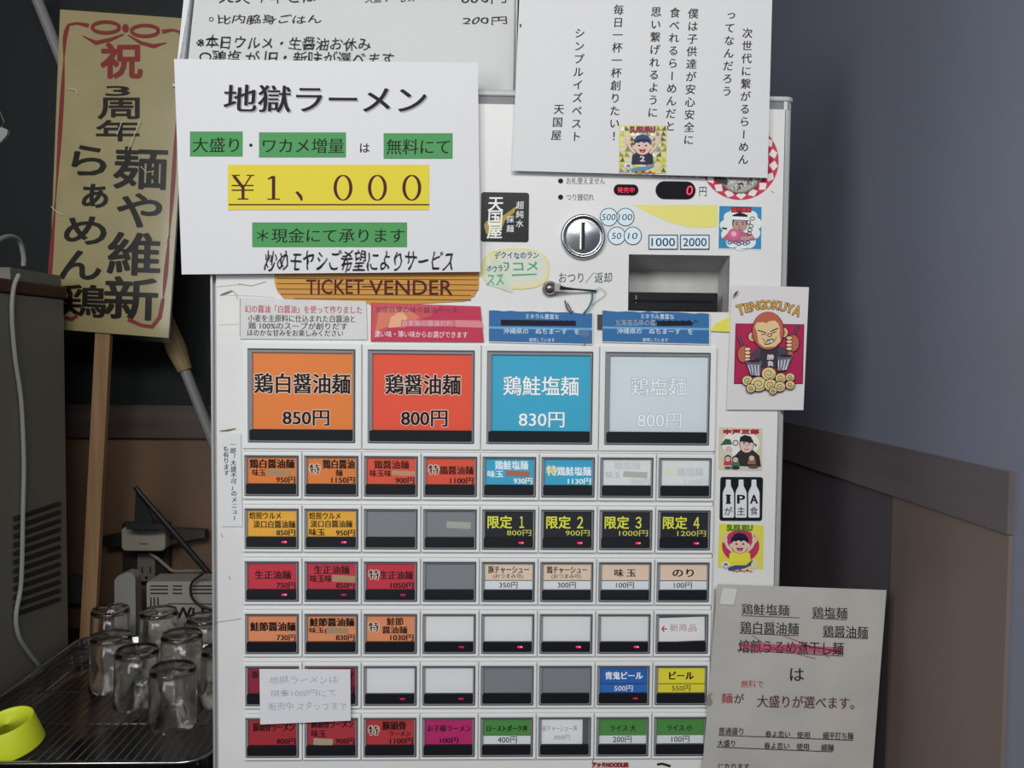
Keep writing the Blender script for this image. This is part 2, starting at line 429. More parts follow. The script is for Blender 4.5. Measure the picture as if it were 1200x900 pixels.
# printed marks and displays on the panel
pp = Print('printed_marks', mach, -0.0002)
ink = '1f3c4c'
for y_ in (212, 231): Print('warning_dot', mach, -0.0002).ell(657, y_, 3, 3, '111112')
pp.text('お札使えません', (664, 208, 709, 216), ink).text('つり銭切れ', (664, 227, 696, 235), ink)
pp.text('ただいまの金額', (765, 203.5, 826, 208.5), '222222')
pp.text('円', (819.5, 219, 828, 230), ink).text('おつり／返却', (655, 319, 717, 331.5), ink)
pts = [(841, 240)]+[(x, 240) for x in (800, 770, 742)]+[(742+99*t, 240+27*math.sin(math.pi*min(0.62, t*0.62))) for t in [k/12 for k in range(13)]]
Print('yellow_band', mach, -0.0002).poly(list(reversed(pts)), 'ddd679')
for cx, cy, t in ((713.5, 254.3, '500'), (733, 254.3, '100'), (722.7, 276.3, '50'), (741.6, 276.3, '10')):
    pp.ell(cx, cy, 10.6, 10.8, ink, n=28).ell(cx, cy, 9.7, 9.9, 'd3e2e8', n=28)
    pp.text(t, (cx-(8 if len(t) > 2 else 5.5), cy-3.6, cx+(8 if len(t) > 2 else 5.5), cy+3.8), ink, shear=0.15)
for x0, t in ((760, '1000'), (797, '2000')):
    pp.rect(x0, 275, x0+34.5, 292.5, ink).rect(x0+1.1, 276.2, x0+33.4, 291.3, 'd5e3ec').text(t, (x0+3.5, 279, x0+31, 288.5), ink, bold=0.01)
for nm, (x0, y0, x1, y1) in (('status_display', (719, 216.5, 748, 228.5)), ('amount_display', (768, 213, 815, 233))):
    a, b = W(x0, y1), W(x1, y0); g = G()
    g.prism(rnd_rect(a[0], a[2], b[0], b[2], (b[2]-a[2])/2-0.0001, 8), -0.0012, 0.0005)
    o = g.build(nm, mat('141318', 0.12, gain=1), mach)
    q_ = Print('lettering', o, -0.0013)
    if nm == 'status_display': q_.text('発売中', (723.5, 219.3, 743.5, 226), '!ff2050')
    else: q_.text('0', (804.5, 217.5, 812, 228.5), '!ff4060', shear=0.12)
# name plate
g = G(); pl = [(322, 300), (322, 331), (325, 341), (333, 350), (430, 354.5), (436, 359), (545, 353), (556, 347), (561, 338), (562, 300)]
o = g.prism([(W(x, y)[0], W(x, y)[2]) for x, y in pl], -0.0012, 0.0004).build('name_plate', mat('c28a3a', 0.4), mach)
q_ = Print('lettering', o, -0.0013)
for y in (327, 333, 339.3, 345.4, 350.6):
    q_.line([(325 if y < 340 else 329 if y < 348 else 345, y-0.7), (560 if y < 342 else 552, y+0.9)], 0.9, '5b3a1c')
q_.text('TICKET', (359, 327.5, 426, 344.5), '4c2116', bold=0.012).text('VENDER', (433, 328.5, 530, 345.5), '4c2116', bold=0.012)
q_.rect(424, 335, 436, 336.5, '4c2116')

for pts, w_, c_ in (([(250, 733), (255, 729), (270, 727), (283, 725)], 0.6, '55534e'), ([(254, 336), (275, 334), (282, 333)], 0.8, 'a39f94'), ([(280, 333), (295, 335), (312, 330)], 1.2, '9a968a'), ([(258, 346), (300, 347), (322, 349)], 0.7, 'b3b0a6'),
                    ([(256, 381), (280, 380)], 0.6, 'aaa79c'), ([(544, 267), (553, 268)], 0.8, '8f8c84'), ([(838, 690), (836, 760), (833, 800)], 2.2, '9b988f'), ([(834, 800), (831, 850), (828, 898)], 4.0, '7f7b72'), ([(836, 860), (832, 884)], 3.0, '6c675e'),
                    ([(694, 893), (697, 887), (699, 884)], 0.9, '4c4a46'), ([(259, 625), (261, 630)], 0.7, '6c6a64'), ([(268, 675), (270, 679)], 0.8, '6c6a64'), ([(903, 224), (908, 226)], 0.8, '8a8882'), ([(770, 896), (776, 895), (786, 898)], 3.0, '2a2826')):
    Print('surface_mark', mach, -0.00015).line(pts, w_, c_)
# ---- the buttons
PW, PH = 0.069255, 0.0623
bezel_m = plastic_white
frame_m = mat('83868a', 0.25); dark_m = mat('1d1e24', 0.16, gain=1.0); edge_m = mat('3c3e42', 0.3, gain=1)
clear = pane('clear_cover', 0.05, ior=1.28)
def frame_geo(g, x0, z0, x1, z1, ix0, iz0, ix1, iz1, yf, yb):
    v = []
    for y in (yf, yb):
        v += [(x0, y, z0), (x1, y, z0), (x1, y, z1), (x0, y, z1), (ix0, y, iz0), (ix1, y, iz0), (ix1, y, iz1), (ix0, y, iz1)]
    fs = []
    for k in range(4):
        a, b = k, (k+1) % 4
        fs.append((a, b, b+4, a+4)); fs.append((a+8, a+12, b+12, b+8))
        fs.append((a, a+8, b+8, b)); fs.append((a+4, b+4, b+12, a+12))
    g.add(v, fs)
def make_button(w_, h_, wx0, wx1, wt, wb_, sh, fl, ft):
    """prototype at the origin (top left corner): bezel > push_frame, status_strip, cover_pane"""
    g = G(); frame_geo(g, 0.0006, -h_, w_-0.0006, 0, wx0, -h_+wb_, w_-wx1, -wt, -0.0042, 0)
    bz = g.build('ticket_button', bezel_m, None, origin=(0, 0, 0)); bev(bz, 0.0007, 2)
    ix0, ix1, it, ib = wx0, w_-wx1, -wt, -h_+wb_
    g = G(); frame_geo(g, ix0+0.0001, ib+0.0001, ix1-0.0001, it-0.0001, ix0+fl, ib+0.0028, ix1-0.0028, it-ft, -0.0052, -0.001)
    pf = g.build('push_frame', frame_m, bz); bev(pf, 0.0005, 1)
    g = G()
    g.box(ix0+0.0008, -0.0055, it-0.0012, ix1-0.0004, -0.0050, it-0.0002); g.box(ix1-0.0013, -0.0055, ib+0.001, ix1-0.0004, -0.0050, it-0.0004)
    g.box(ix0+0.0012, -0.0054, ib+0.0004, ix1-0.001, -0.0050, ib+0.0012)
    g.build('frame_edge', edge_m, bz)
    g = G(); g.prism(rnd_rect(ix0+0.0020, ib+0.0024, ix1-0.0026, ib+0.0024+sh, 0.0018, 3), -0.0053, -0.001)
    g.build('status_strip', dark_m, bz)
    v = [(ix0+0.001, -0.0055, ib+0.001), (ix1-0.001, -0.0055, ib+0.001), (ix1-0.001, -0.0055, it-0.001), (ix0+0.001, -0.0055, it-0.001)]
    mesh_obj('cover_pane', v, [(0, 1, 2, 3)], clear, bz)
    card = (ix0+fl-0.0002, ib+0.0024+sh+0.0003, ix1-0.0026, it-ft+0.0002)
    return bz, card
def copy_button(proto, x, z):
    o = proto.copy(); COL.objects.link(o); o.parent = mach; o.location = Vector((x, 0, z))-wloc(mach)
    for c_ in proto.children:
        d_ = c_.copy(); COL.objects.link(d_); d_.parent = o
    return o
small, scard = make_button(PW, 0.0552, 0.0026, 0.0040, 0.0042, 0.0036, 0.0120, 0.0034, 0.0022)
big, bcard = make_button(PW*2, 0.1230, 0.0068, 0.0078, 0.0068, 0.0072, 0.0128, 0.0056, 0.0046)
def dress(btn, x, z, card, cols, texts, label, lamp=0, tape=None, tilt=0, note=False):
    x0, z0, x1, z1 = x+card[0], z+card[1], x+card[2], z+card[3]
    g = G()
    if len(cols) == 1: bands = [(0, 1, cols[0])]
    else: bands = [(0, 0.64, cols[0]), (0.64, 1, cols[1])]
    hh = z1-z0
    tl = tilt
    for i, (a, b, c_) in enumerate(bands):
        za, zb = z1-hh*b, z1-hh*a
        g.add([(x0, -0.0030, za), (x1, -0.0030, za+tl*0), (x1, -0.0030, zb), (x0, -0.0030, zb)], [(0, 1, 2, 3)], i)
        g.add([(x0, -0.0026, za), (x1, -0.0026, za), (x1, -0.0026, zb), (x0, -0.0026, zb)], [(3, 2, 1, 0)], i)
    mc = g.build('menu_card', [mat(b_[2], 0.5) for b_ in bands], btn)
    A = PX(x0, -0.003, z1); B = PX(x1, -0.003, z1); C_ = PX(x0, -0.003, z0); D_ = PX(x1, -0.003, z0)
    def pl_(u, v_, Y_): return (x0+(x1-x0)*u/100.0, Y_, z1-hh*v_/60.0)
    p = Print('lettering', btn, -0.0031, place=pl_)
    if note:
        n0, n1, n2, n3 = note
        p.poly([n0, n1, n2, n3], 'd9d9da')
    for t in texts:
        bx = t[1]; kw = t[3] if len(t) > 3 else {}
        p.text(t[0], (bx[0]*100, bx[1]*60, bx[2]*100, bx[3]*60), t[2], **kw)
    if len(cols) == 2: p.rect(0, 38.4, 100, 40.0, '3a2a22')
    if tape:
        for (a, b, c_, d_, tc) in tape:
            s_ = 1.6
            p.poly([(a*100, d_*60-s_), (c_*100, d_*60+s_*.6), (c_*100+1, b*60+s_*.6), (a*100+1, b*60-s_)], tc)
    if lamp:
        lx0, lz = x+card[0]+(x1-x0)*0.70, z+card[1]-0.0062
        lp = G().prism(rnd_rect(lx0, lz-0.0011, lx0+0.0062, lz+0.0011, 0.001, 3), -0.0056, -0.0050).build('lamp', mat('ff2a5c', 0.3, emit=(1.3 if lamp > 1 else 0.4), gain=0.3), btn)
        lp['label'] = 'red sold-out lamp glowing' if lamp > 1 else 'dim red lamp'
        if lamp > 1:
            G().prism(rnd_rect(lx0+0.0035, lz-0.0008, lx0+0.0060, lz+0.0008, 0.0007, 3), -0.00575, -0.0055).build('lamp_core', mat('ff7aa0', 0.3, emit=1.6, gain=0.3), btn)
    btn['label'] = label
M = dict(mincho=0.05, bold=0.013)
MB = dict(mincho=0.06, bold=0.022)
OR, RD, CY, WH = 'd27b3c', 'd2533c', '3a9fc0', 'd2d6d6'
AM, CR, SA, DC, MG = 'dba63c', 'bb3645', 'd58a62', '8c2a3c', 'b02c68'
GY, BE, GN, NV = '7c8084', 'd8c2ae', '4d8a45', '24242e'
K = '1e1210'
def toku(c_=K, o_='e6d8c8'): return ('特', (.05, .26, .26, .62), c_, dict(mincho=0.05, bold=0.01, out=o_, ow=0.05))
def price(s, c_=K, big=False):
    return (s, (.97-(.095*len(s)), .74, .97, .98), c_, M)
TP = '9c8a6c'
rows = {
 (0, 0): ([OR], [('鶏白醤油麺', (.05, .08, .95, .42), K, MB), ('味玉', (.10, .46, .37, .72), K, M), price('950円')], 'orange menu card ticket button, 950 yen, brown tape on it', 0, [(.38, .50, .88, .68, TP)]),
 (0, 1): ([OR], [toku(), ('鶏白醤油', (.32, .08, .96, .42), K, MB), ('麺', (.58, .46, .72, .71), K, M), price('1150円')], 'orange menu card ticket button, 1150 yen', 0, None),
 (0, 2): ([RD], [('鶏醤油麺', (.15, .10, .86, .42), K, M), ('味玉味', (.06, .46, .50, .72), K, M), price('900円')], 'red-orange menu card ticket button, 900 yen, tape on it', 0, [(.50, .50, .99, .68, 'b09070')]),
 (0, 3): ([RD], [toku(), ('鶏醤油麺', (.28, .30, .97, .62), K, M), price('1100円')], 'red-orange menu card ticket button, 1100 yen', 0, None),
 (0, 4): ([CY], [('鶏鮭塩麺', (.20, .08, .88, .42), 'e8eef0', M), ('味玉', (.05, .46, .37, .72), 'e8eef0', M), price('930円', 'e8eef0')], 'sky-blue menu card ticket button, 930 yen, brown tape', 0, [(.42, .48, .91, .68, 'a8694c')]),
 (0, 5): ([CY], [('特', (.05, .26, .26, .64), 'e6dfa0', MB), ('鶏鮭塩麺', (.27, .30, .97, .64), 'e8eef0', M), price('1130円', 'e8eef0')], 'sky-blue menu card ticket button, 1130 yen', 0, None),
 (0, 6): ([WH], [('鶏塩麺', (.24, .10, .78, .40), 'c3c8c8', M), ('味玉', (.06, .46, .37, .72), 'b9bdbd', M), price('900円', 'c3c8c8')], 'white faded menu card ticket button with grey tape', 0, [(.42, .48, .92, .70, 'adaca4')]),
 (0, 7): ([WH], [('特', (.08, .26, .30, .64), 'd3d3b4', M), ('鶏塩麺', (.33, .30, .88, .64), 'bfc4c4', M), price('1100円', 'c6caca')], 'white faded menu card ticket button with pale lettering', 0, None),
 (1, 0): ([AM], [('焙煎ウルメ', (.04, .07, .68, .34), K, M), ('淡口白醤油麺', (.12, .40, .97, .68), K, M), price('850円')], 'amber menu card ticket button, 850 yen', 2, None),
 (1, 1): ([AM], [('焙煎ウルメ', (.04, .07, .68, .34), K, M), ('淡口白醤油麺', (.07, .38, .92, .65), K, M), ('味玉', (.04, .70, .36, .97), K, M), price('950円')], 'amber menu card ticket button, 950 yen', 2, None),
 (1, 2): ([GY], [], 'blank grey ticket button in the amber row', 0, None),
 (1, 3): ([GY], [], 'blank grey ticket button with pale tape', 0, [(.42, .42, .92, .68, 'a3a49c')]),
 (2, 0): ([CR], [('生正油麺', (.15, .30, .88, .62), K, M), price('750円')], 'crimson menu card ticket button, 750 yen', 2, None),
 (2, 1): ([CR], [('生正油麺', (.14, .10, .86, .42), K, M), ('味玉味', (.06, .46, .50, .74), K, M), price('850円')], 'crimson menu card ticket button, 850 yen, tape on it', 1, [(.50, .48, .98, .74, 'ab8a6a')]),
 (2, 2): ([CR], [toku(), ('生正油麺', (.28, .30, .95, .62), K, M), price('1050円')], 'crimson menu card ticket button, 1050 yen', 1, None),
 (2, 3): ([GY], [], 'blank grey ticket button in the crimson row', 0, None),
 (3, 0): ([SA], [('鮭節醤油麺', (.05, .26, .97, .60), K, MB), price('730円')], 'salmon-orange menu card ticket button, 730 yen', 0, None),
 (3, 1): ([SA], [('鮭節醤油麺', (.05, .10, .96, .42), K, MB), ('味玉(', (.04, .46, .40, .72), K, M), price('830円')], 'salmon-orange menu card ticket button, 830 yen, tape', 0, [(.38, .48, .84, .70, TP)]),
 (3, 2): ([SA], [toku(), ('鮭節', (.42, .08, .76, .38), K, M), ('醤油麺', (.33, .42, .84, .70), K, M), price('1030円')], 'salmon-orange menu card ticket button, 1030 yen', 0, None),
 (4, 0): ([DC], [('豚頭骨ラーメン', (.08, .14, .95, .42), K, M), price('700円')], 'dark crimson ticket button half covered by the note card', 0, None),
 (4, 1): ([DC], [('豚頭骨ラーメン', (.08, .14, .95, .42), K, M), price('800円')], 'dark crimson ticket button mostly covered by the note card', 0, None),
 (5, 0): ([ 'a03038'], [('豚頭骨ラーメン', (.10, .15, .95, .46), K, MB), price('800円')], 'dark red menu card ticket button, 800 yen', 0, None),
 (5, 1): ([ 'a53540'], [('豚頭骨ラーメン', (.08, .06, .95, .34), K, MB), ('味玉', (.08, .42, .38, .70), K, M), price('900円')], 'dark red menu card ticket button, 900 yen, tape', 0, [(.12, .76, .52, 1.02, 'a59880')]),
 (5, 2): ([ 'ae3a40'], [toku(), ('豚頭骨', (.34, .10, .82, .42), K, MB), ('ラーメン', (.48, .48, .92, .68), K, M), price('1100円')], 'dark red menu card ticket button, 1100 yen', 0, None),
 (5, 3): ([MG], [('お子様ラーメン', (.06, .24, .97, .50), K, M), ('100円', (.32, .74, .70, .96), K, M)], 'magenta menu card ticket button, 100 yen', 0, None),
}
for i in range(4):
    rows[(1, 4+i)] = ([NV], [('限定', (.06, .18, .56, .66), 'dfe04a', dict(bold=0.02)), ('１２３４'[i], (.72 if i == 0 else .70, .20, .81 if i == 0 else .82, .64), 'dfe04a', dict(bold=0.02)), ((['800', '900', '1000', '1200'][i])+'円', (.46 if i < 2 else .36, .72, .96, .95), 'd8d85a', {})],
        'black ticket button with yellow lettering, %s yen' % ['800', '900', '1000', '1200'][i], 2, None)
S_ = dict(bold=0.0); SB = dict(bold=0.006)
for i, (t, sub, pr) in enumerate((('豚チャーシュー', '(おつまみ可)', '350円'), ('鶏チャーシュー', '(おつまみ可)', '300円'), ('味 玉', None, '100円'), ('のり', None, '100円'))):
    tx = [(t, (.08, .10, .92, .38) if sub else (.28, .20, .72, .50), K, M), (pr, (.31, .72, .69, .95), '1c1c1e', SB)]
    if sub: tx.append((sub, (.18, .40, .80, .60), K, {}))
    rows[(2, 4+i)] = ([BE, 'd4dade'], tx, 'beige and white ticket button, %s' % ['350 yen', '300 yen', '100 yen, two large characters', '100 yen, two kana'][i], 0, None)
for i in (3, 4, 5, 6): rows[(3, i)] = (['d3d4d4'], [], 'blank white ticket button between the salmon cards and the handwritten arrow card' , 1 if i == 3 else 2, None)
for i in (2, 3): rows[(4, i)] = (['d0d3d4'], [], 'blank white ticket button beside the note card', 1, None)
for i in (4, 5): rows[(4, i)] = ([GY], [], 'blank grey ticket button left of the blue beer button', 0, None)
rows[(3, 7)] = ([ '55575a'], [('←', (.07, .40, .18, .64), 'a8323c', dict(bold=0.04)), ('新商品', (.24, .32, .80, .62), 'a67a80', dict(hand=1.2))], 'ticket button with tilted handwritten white card', 0, None)
rows[(4, 6)] = ([ '2b62ad', '2f6ab4'], [('青鬼ビール', (.12, .18, .90, .48), 'e8ecf0', MB), ('500円', (.31, .72, .70, .95), 'e8ecf0', SB)], 'blue beer ticket button, 500 yen', 1, None)
rows[(4, 7)] = ([ 'd9cf3c', 'd9cf3c'], [('ビール', (.25, .18, .76, .48), K, MB), ('550円', (.31, .72, .70, .95), '1c1c1e', S_)], 'yellow beer ticket button, 550 yen', 0, None)
rows[(5, 4)] = ([GN, 'd4dadb'], [('ローストポーク丼', (.08, .26, .93, .50), K, MB), ('400円', (.31, .70, .71, .96), '1c1c1e', SB)], 'green and white ticket button, 400 yen', 0, None)
rows[(5, 5)] = ([ '55585c'], [('新チャーシュー丼', (.03, .26, .76, .50), '77787c', dict(hand=1.2)), ('300円', (.27, .64, .62, .84), '8a8a8e', dict(hand=1))], 'ticket button with a pencilled white card', 0, None)
rows[(5, 6)] = ([GN, 'd4dadb'], [('ライス 大', (.24, .26, .78, .50), K, M), ('200円', (.30, .70, .69, .96), '1c1c1e', SB)], 'green and white rice ticket button, 200 yen', 0, None)
rows[(5, 7)] = ([GN, 'd4dadb'], [('ライス 小', (.22, .26, .76, .50), K, M), ('100円', (.32, .70, .70, .96), '1c1c1e', SB)], 'green and white rice ticket button, 100 yen', 0, None)
for (rr_, cc), (cols, texts, label, lamp, tape) in sorted(rows.items()):
    x, z = cc*PW, FZ-rr_*PH
    b = copy_button(small, x, z)
    note = False
    if (rr_, cc) == (3, 7): note = [(1, 62), (98, 58), (97, 2), (-2, 6)]
    if (rr_, cc) == (5, 5): note = [(-1, 60), (87, 60), (87, 0), (0, 1)]
    dress(b, x, z, scard, cols, texts, label, lamp, tape, note=note)
OW = dict(mincho=0.06, bold=0.016, out='e0d2c4', ow=0.03)
OWH = dict(mincho=0.03, bold=0.006, out='6a6f78', ow=0.016)
bigs = [([ 'd27b3a'], [('鶏白醤油麺', (.02, .27, .97, .53), K, OW), ('850円', (.30, .75, .76, .95), K, OW)], 'large orange ticket button, 850 yen'),
        ([ 'd5523a'], [('鶏醤油麺', (.13, .27, .88, .53), K, OW), ('800円', (.29, .74, .75, .95), K, OW)], 'large red-orange ticket button, 800 yen'),
        ([ '3aa0be'], [('鶏鮭塩麺', (.12, .28, .88, .53), 'e9eef0', OWH), ('830円', (.28, .75, .74, .95), 'e9eef0', OWH)], 'large sky-blue ticket button, 830 yen'),
        ([ 'c4ced2'], [('鶏塩麺', (.22, .28, .78, .52), 'dfe4e8', OWH), ('800円', (.29, .75, .74, .95), 'dfe4e8', OWH)], 'large pale grey-blue ticket button, 800 yen')]
for i, (cols, texts, label) in enumerate(bigs):
    x, z = i*2*PW, FZ+0.1269
    b = copy_button(big, x, z); dress(b, x, z, bcard, cols, texts, label)
for pr in (small, big):
    for c_ in list(pr.children): bpy.data.objects.remove(c_)
    bpy.data.objects.remove(pr)
for k in range(6):      # slim strips between the rows
    zt = FZ-k*PH+0.0060
    G().box(0.001, -0.0014, zt-0.0050, PW*8, 0.0, zt-0.0012 if k else zt-0.0014).build('row_strip', plastic_white, mach)
    G().box(PW*8-0.0006, -0.0020, zt-0.0052, PW*8, 0.0, zt-0.0008).build('row_strip_end', mat('55565a', 0.5), mach)

# ------------------------------------------------------------------ sheets, stickers and cards on the machine
paper_m = mat('d2d2d3', 0.55); 
o = paper('price_notice', [(204, 69), (560, 73.5), (563, 318.5), (213, 321.5)], -0.010, paper_m, 'large white price notice with green and yellow highlighted lines', 'notice')
p = Print('lettering', o, -0.0101)
for y, c_, sh in ((1.6, 'a0a0a2', 1.5), (0, '19171a', 0)):
    p.text('地獄ラーメン', (263+sh, 100+sh, 499+sh, 132+sh), c_, mincho=0.05, bold=0.004, rot=0.5, shear=0.04)
for (x0, y0, x1, y1, t, a, b) in ((223, 154.5, 284, 183, '大盛り', 226, 280), (304, 155.5, 405, 184, 'ワカメ増量', 308, 403), (450, 156.5, 530, 185.5, '無料にて', 453, 527), (296, 261, 476.5, 289, '＊現金にて承ります', 301, 474)):
    p.rect(x0-0.4, y0-0.4, x1+0.4, y1+0.4, '3c6a48').rect(x0, y0, x1, y1, '4d9457')
    p.text(t, (a, y0+6.5, b, y1-4.5), '15201a', mincho=0.02, bold=-0.004, shear=0.04)
p.ell(294, 170, 1.9, 1.9, '19171a').text('は', (422, 168, 433, 178.5), '19171a', mincho=0.02)
p.rect(267, 193, 503, 246, 'd9c83c')
B_ = '451d1c'
for cx in (402, 442.3, 482.6):
    p.line([(cx+9.2*math.sin(k*math.pi/18), 220-14.4*math.cos(k*math.pi/18)) for k in range(37)], [1.3+2.6*abs(math.sin(k*math.pi/18)) for k in range(37)], B_)
p.rect(318.6, 207, 322.6, 233, B_).rect(313.4, 232.6, 328, 234, B_).poly([(313.5, 209.4), (318.6, 206), (322.6, 206.4), (319, 209), (314, 210.6)][::-1], B_)
p.poly([(346, 225), (349, 224), (354, 229), (355, 234), (353, 235.6), (351, 232)][::-1], B_)
p.line([(274, 206), (285, 220)], 3.6, B_).line([(294, 206), (285, 220)], 1.6, B_).rect(283, 219, 286.6, 233, B_).rect(278.6, 232.4, 291, 233.8, B_)
p.rect(271.5, 204.8, 281, 206, B_).rect(289, 204.8, 298, 206, B_).rect(271.5, 216.6, 297, 218, B_).rect(271.5, 222, 297, 223.4, B_)
p.rect(268, 239, 503, 240.4, B_)
p.text('炒めモヤシご希望によりサービス', (310, 293, 532, 318), '161414', hand=1.6, shear=0.12, bold=0.004)

o = paper('handwritten_letter', [(609, -8), (905, -2), (899.5, 208.5), (600, 200)], -0.008, mat('d0d1d1', 0.6), 'white vertical-text letter taped at the top of the machine', 'letter')
p = Print('lettering', o, -0.0082)
for t, xa, ya, xb, yb in (('次世代に繋がるらーめん', 876, 39, 871, 187), ('ってなんだろう', 856, 18, 852, 107), ('僕は子供達が安心安全に', 812.5, 16, 807, 164), ('食べれるらーめんだと', 791, 15, 785.5, 148), ('思い繋げれるように', 769, 14, 765, 132), ('毎日一杯一杯創りたい！', 725, 11.5, 719.5, 159.5), ('シンプルイズベスト', 679.5, 39, 675, 160), ('天国屋', 655, 128, 652, 158.5)):
    Print('lettering', o, -0.0082).vtext(t, xa, ya, xb, yb, 12.6, '222122', mincho=0.03, bold=0.005)
p.text('1', (609, 28, 611, 32), '4a4a4c')

# handwritten menu board standing on top of the machine
bd = empty('menu_board', W(405, 117, 0.03), 'grey-white handwritten menu board standing on top of the machine', 'sign')
bd.location.z = MZ1+0.0075
g = G(); YB = 0.03
g.prism([(x_, max(z_, MZ1+0.008)) for x_, z_ in xz([(217, 120), (603, 119), (605, -60), (234, -60)], YB)], YB, YB+0.006); sheet = g.build('board', mat('bfc1bf', 0.6), bd)
zb = MZ1+0.0075
x0, x1 = W(206, 118, YB)[0], W(604, 118, YB)[0]
bev(G().box(x0, YB-0.012, zb, x1, YB+0.02, zb+0.004).build('base_lip', mat('a8a9a8', 0.2), bd), 0.001)
G().add([(x0, YB-0.004, zb+0.004), (x1, YB-0.004, zb+0.004), (x1, YB-0.004, FZ+0.535), (x0+0.02, YB-0.004, FZ+0.535)], [(0, 1, 2, 3)]).build('clear_sleeve', pane('sleeve', 0.3, ior=1.12), bd)
g = G().prism([(x_, max(z_, MZ1+0.008)) for x_, z_ in xz([(206, 120), (214, 120), (231, -60), (223, -60)], YB)], YB-0.004, YB+0.006); g.build('edge_strip', mat('cfd2d3', 0.2), bd)
g = G().prism([(x_, max(z_, MZ1+0.008)) for x_, z_ in xz([(601, 119), (605, 119), (607, -60), (603.5, -60)], YB)], YB-0.004, YB+0.006); g.build('edge_strip', mat('a5a8aa', 0.2), bd)
p = Print('lettering', bd, YB-0.0004)
H = dict(hand=1.5, shear=0.1, bold=0.008)
I_ = '141414'
p.text('火炎 半年とは', (258, -14, 370, 3.5), I_, **H).text('大盛サービス', (429, -8, 486, 3), I_, **H).text('800円', (541, -9, 594, 4), I_, **H)
p.text('○', (245, 20, 250, 25), I_, bold=0.02).text('比内脇身ごはん', (255, 17, 376, 27.5), I_, **H).text('200円', (542, 19.5, 594, 28.5), I_, **H)
p.text('※本日ウルメ・生醤油お休み', (231, 43, 434, 58), I_, rot=1, **H).text('○鶏塩 が 旧・新味が選べます', (234, 60, 462, 76), I_, rot=0.6, **H)

# note card over the lower buttons
o = paper('note_card', [(304, 784), (410.5, 784.5), (411, 844.5), (305, 849)], -0.009, mat('d6d7da', 0.5), 'small white note card with faint pencil writing over the dark crimson buttons', 'card')
p = Print('lettering', o, -0.0091)
for t, bx in (('地獄ラーメンは', (316, 792, 396, 801)), ('現金1000円にて', (317, 808, 394, 816)), ('販売中 スタッフまで', (315, 823, 406, 832))):
    p.text(t, bx, 'a9aab2', hand=1.4, bold=-0.012)

# long thin strip label at the left edge
o = paper('strip_label', [(260, 507), (282, 508), (284, 617), (260, 617)], -0.0015, mat('d3d4d4', 0.5), 'narrow upright strip label beside the orange buttons', 'label')
p = Print('lettering', o, -0.0016)
p.vtext('一郎「大盛不可」のメニュー', 273, 521, 275, 607, 7.2, '242426', mincho=0.04)
p.vtext('も有ります', 264.8, 526, 265.5, 554, 7.2, '242426', mincho=0.04)
for (a, b, c_, d_) in ((257, 497, 280, 508), (258, 349, 282, 394)):
    tp = mesh_obj('clear_tape', [W(a, d_, -0.0018), W(c_, d_, -0.0018), W(c_, b, -0.0018), W(a, b, -0.0018)], [(0, 1, 2, 3)], pane('tape', 0.3, (0.98, 0.98, 0.96), ior=1.15))
    tag(tp, 'clear tape piece above the narrow strip label' if b > 400 else 'clear tape piece left of the white soy-sauce card', 'tape')
    q_ = Print('dirty_edge', tp, -0.0019)
    if b > 400: q_.line([(257, 505), (267, 504), (276, 502)], [0.6, 1.8, 0.8], '6c6a60')
    else: q_.line([(258, 345.5), (265, 343), (272, 340.3)], [0.8, 1.6, 1.0], '6f6c60').line([(272, 340.3), (277, 345), (278, 350)], 0.5, '8a877c')
# cards above the large buttons
o = paper('info_card', [(281, 349), (429, 353), (430.5, 398), (281, 397)], -0.0018, mat('cfcfcd', 0.55, noise=0.1, nscale=30), 'white card with red and black lines above the large orange button', 'card')
p = Print('lettering', o, -0.0020)
p.text('幻の醤油「白醤油」を使って作りました', (287, 358, 424, 367), 'b8505a', mincho=0.03, rot=0.6)
p.text('小麦を主原料に仕込まれた白醤油と', (290.5, 369, 416, 377.5), '3c3a3a', mincho=0.02, rot=0.4)
p.text('鶏 100%のスープが創りだす', (291, 378, 407, 386), '3c3a3a', mincho=0.02, rot=0.4)
p.text('ほのかな甘みをお楽しみください', (290, 386.3, 402, 394), '3c3a3a', mincho=0.02, rot=0.4)
o = paper('info_card', [(435, 354.5), (563, 359), (567, 401), (434.5, 400)], -0.0021, mat('b9304e', 0.45), 'crimson card with orange glow above the large red-orange button', 'card')
p = Print('printed_picture', o, -0.0022)
p.poly([(436, 399), (446, 390), (455, 385), (470, 383), (490, 376), (505, 370), (515, 358), (437, 355)], 'c4545a')
p.poly([(440, 388), (456, 382), (474, 384), (492, 372), (478, 362), (460, 360), (444, 364)], 'cf7a62')
p.poly([(455, 384), (470, 383), (478, 372), (470, 364), (458, 372)], 'e0a884')
p.rect(470, 375, 563, 382.5, 'c8707c').poly([(534, 383), (566, 384), (565, 377), (534, 375)], 'd5868a')
p.text('当店自慢の味の醤油ベース', (440, 359.5, 536, 366.5), '5e3058', rot=0.6).text('自家製の醤油だれ', (472, 375.5, 530, 382), 'd8b8b8')
p.text('濃い味・薄い味からお選びできます', (439, 388, 548, 395.5), 'e4d4d4', rot=0.6, bold=0.008)
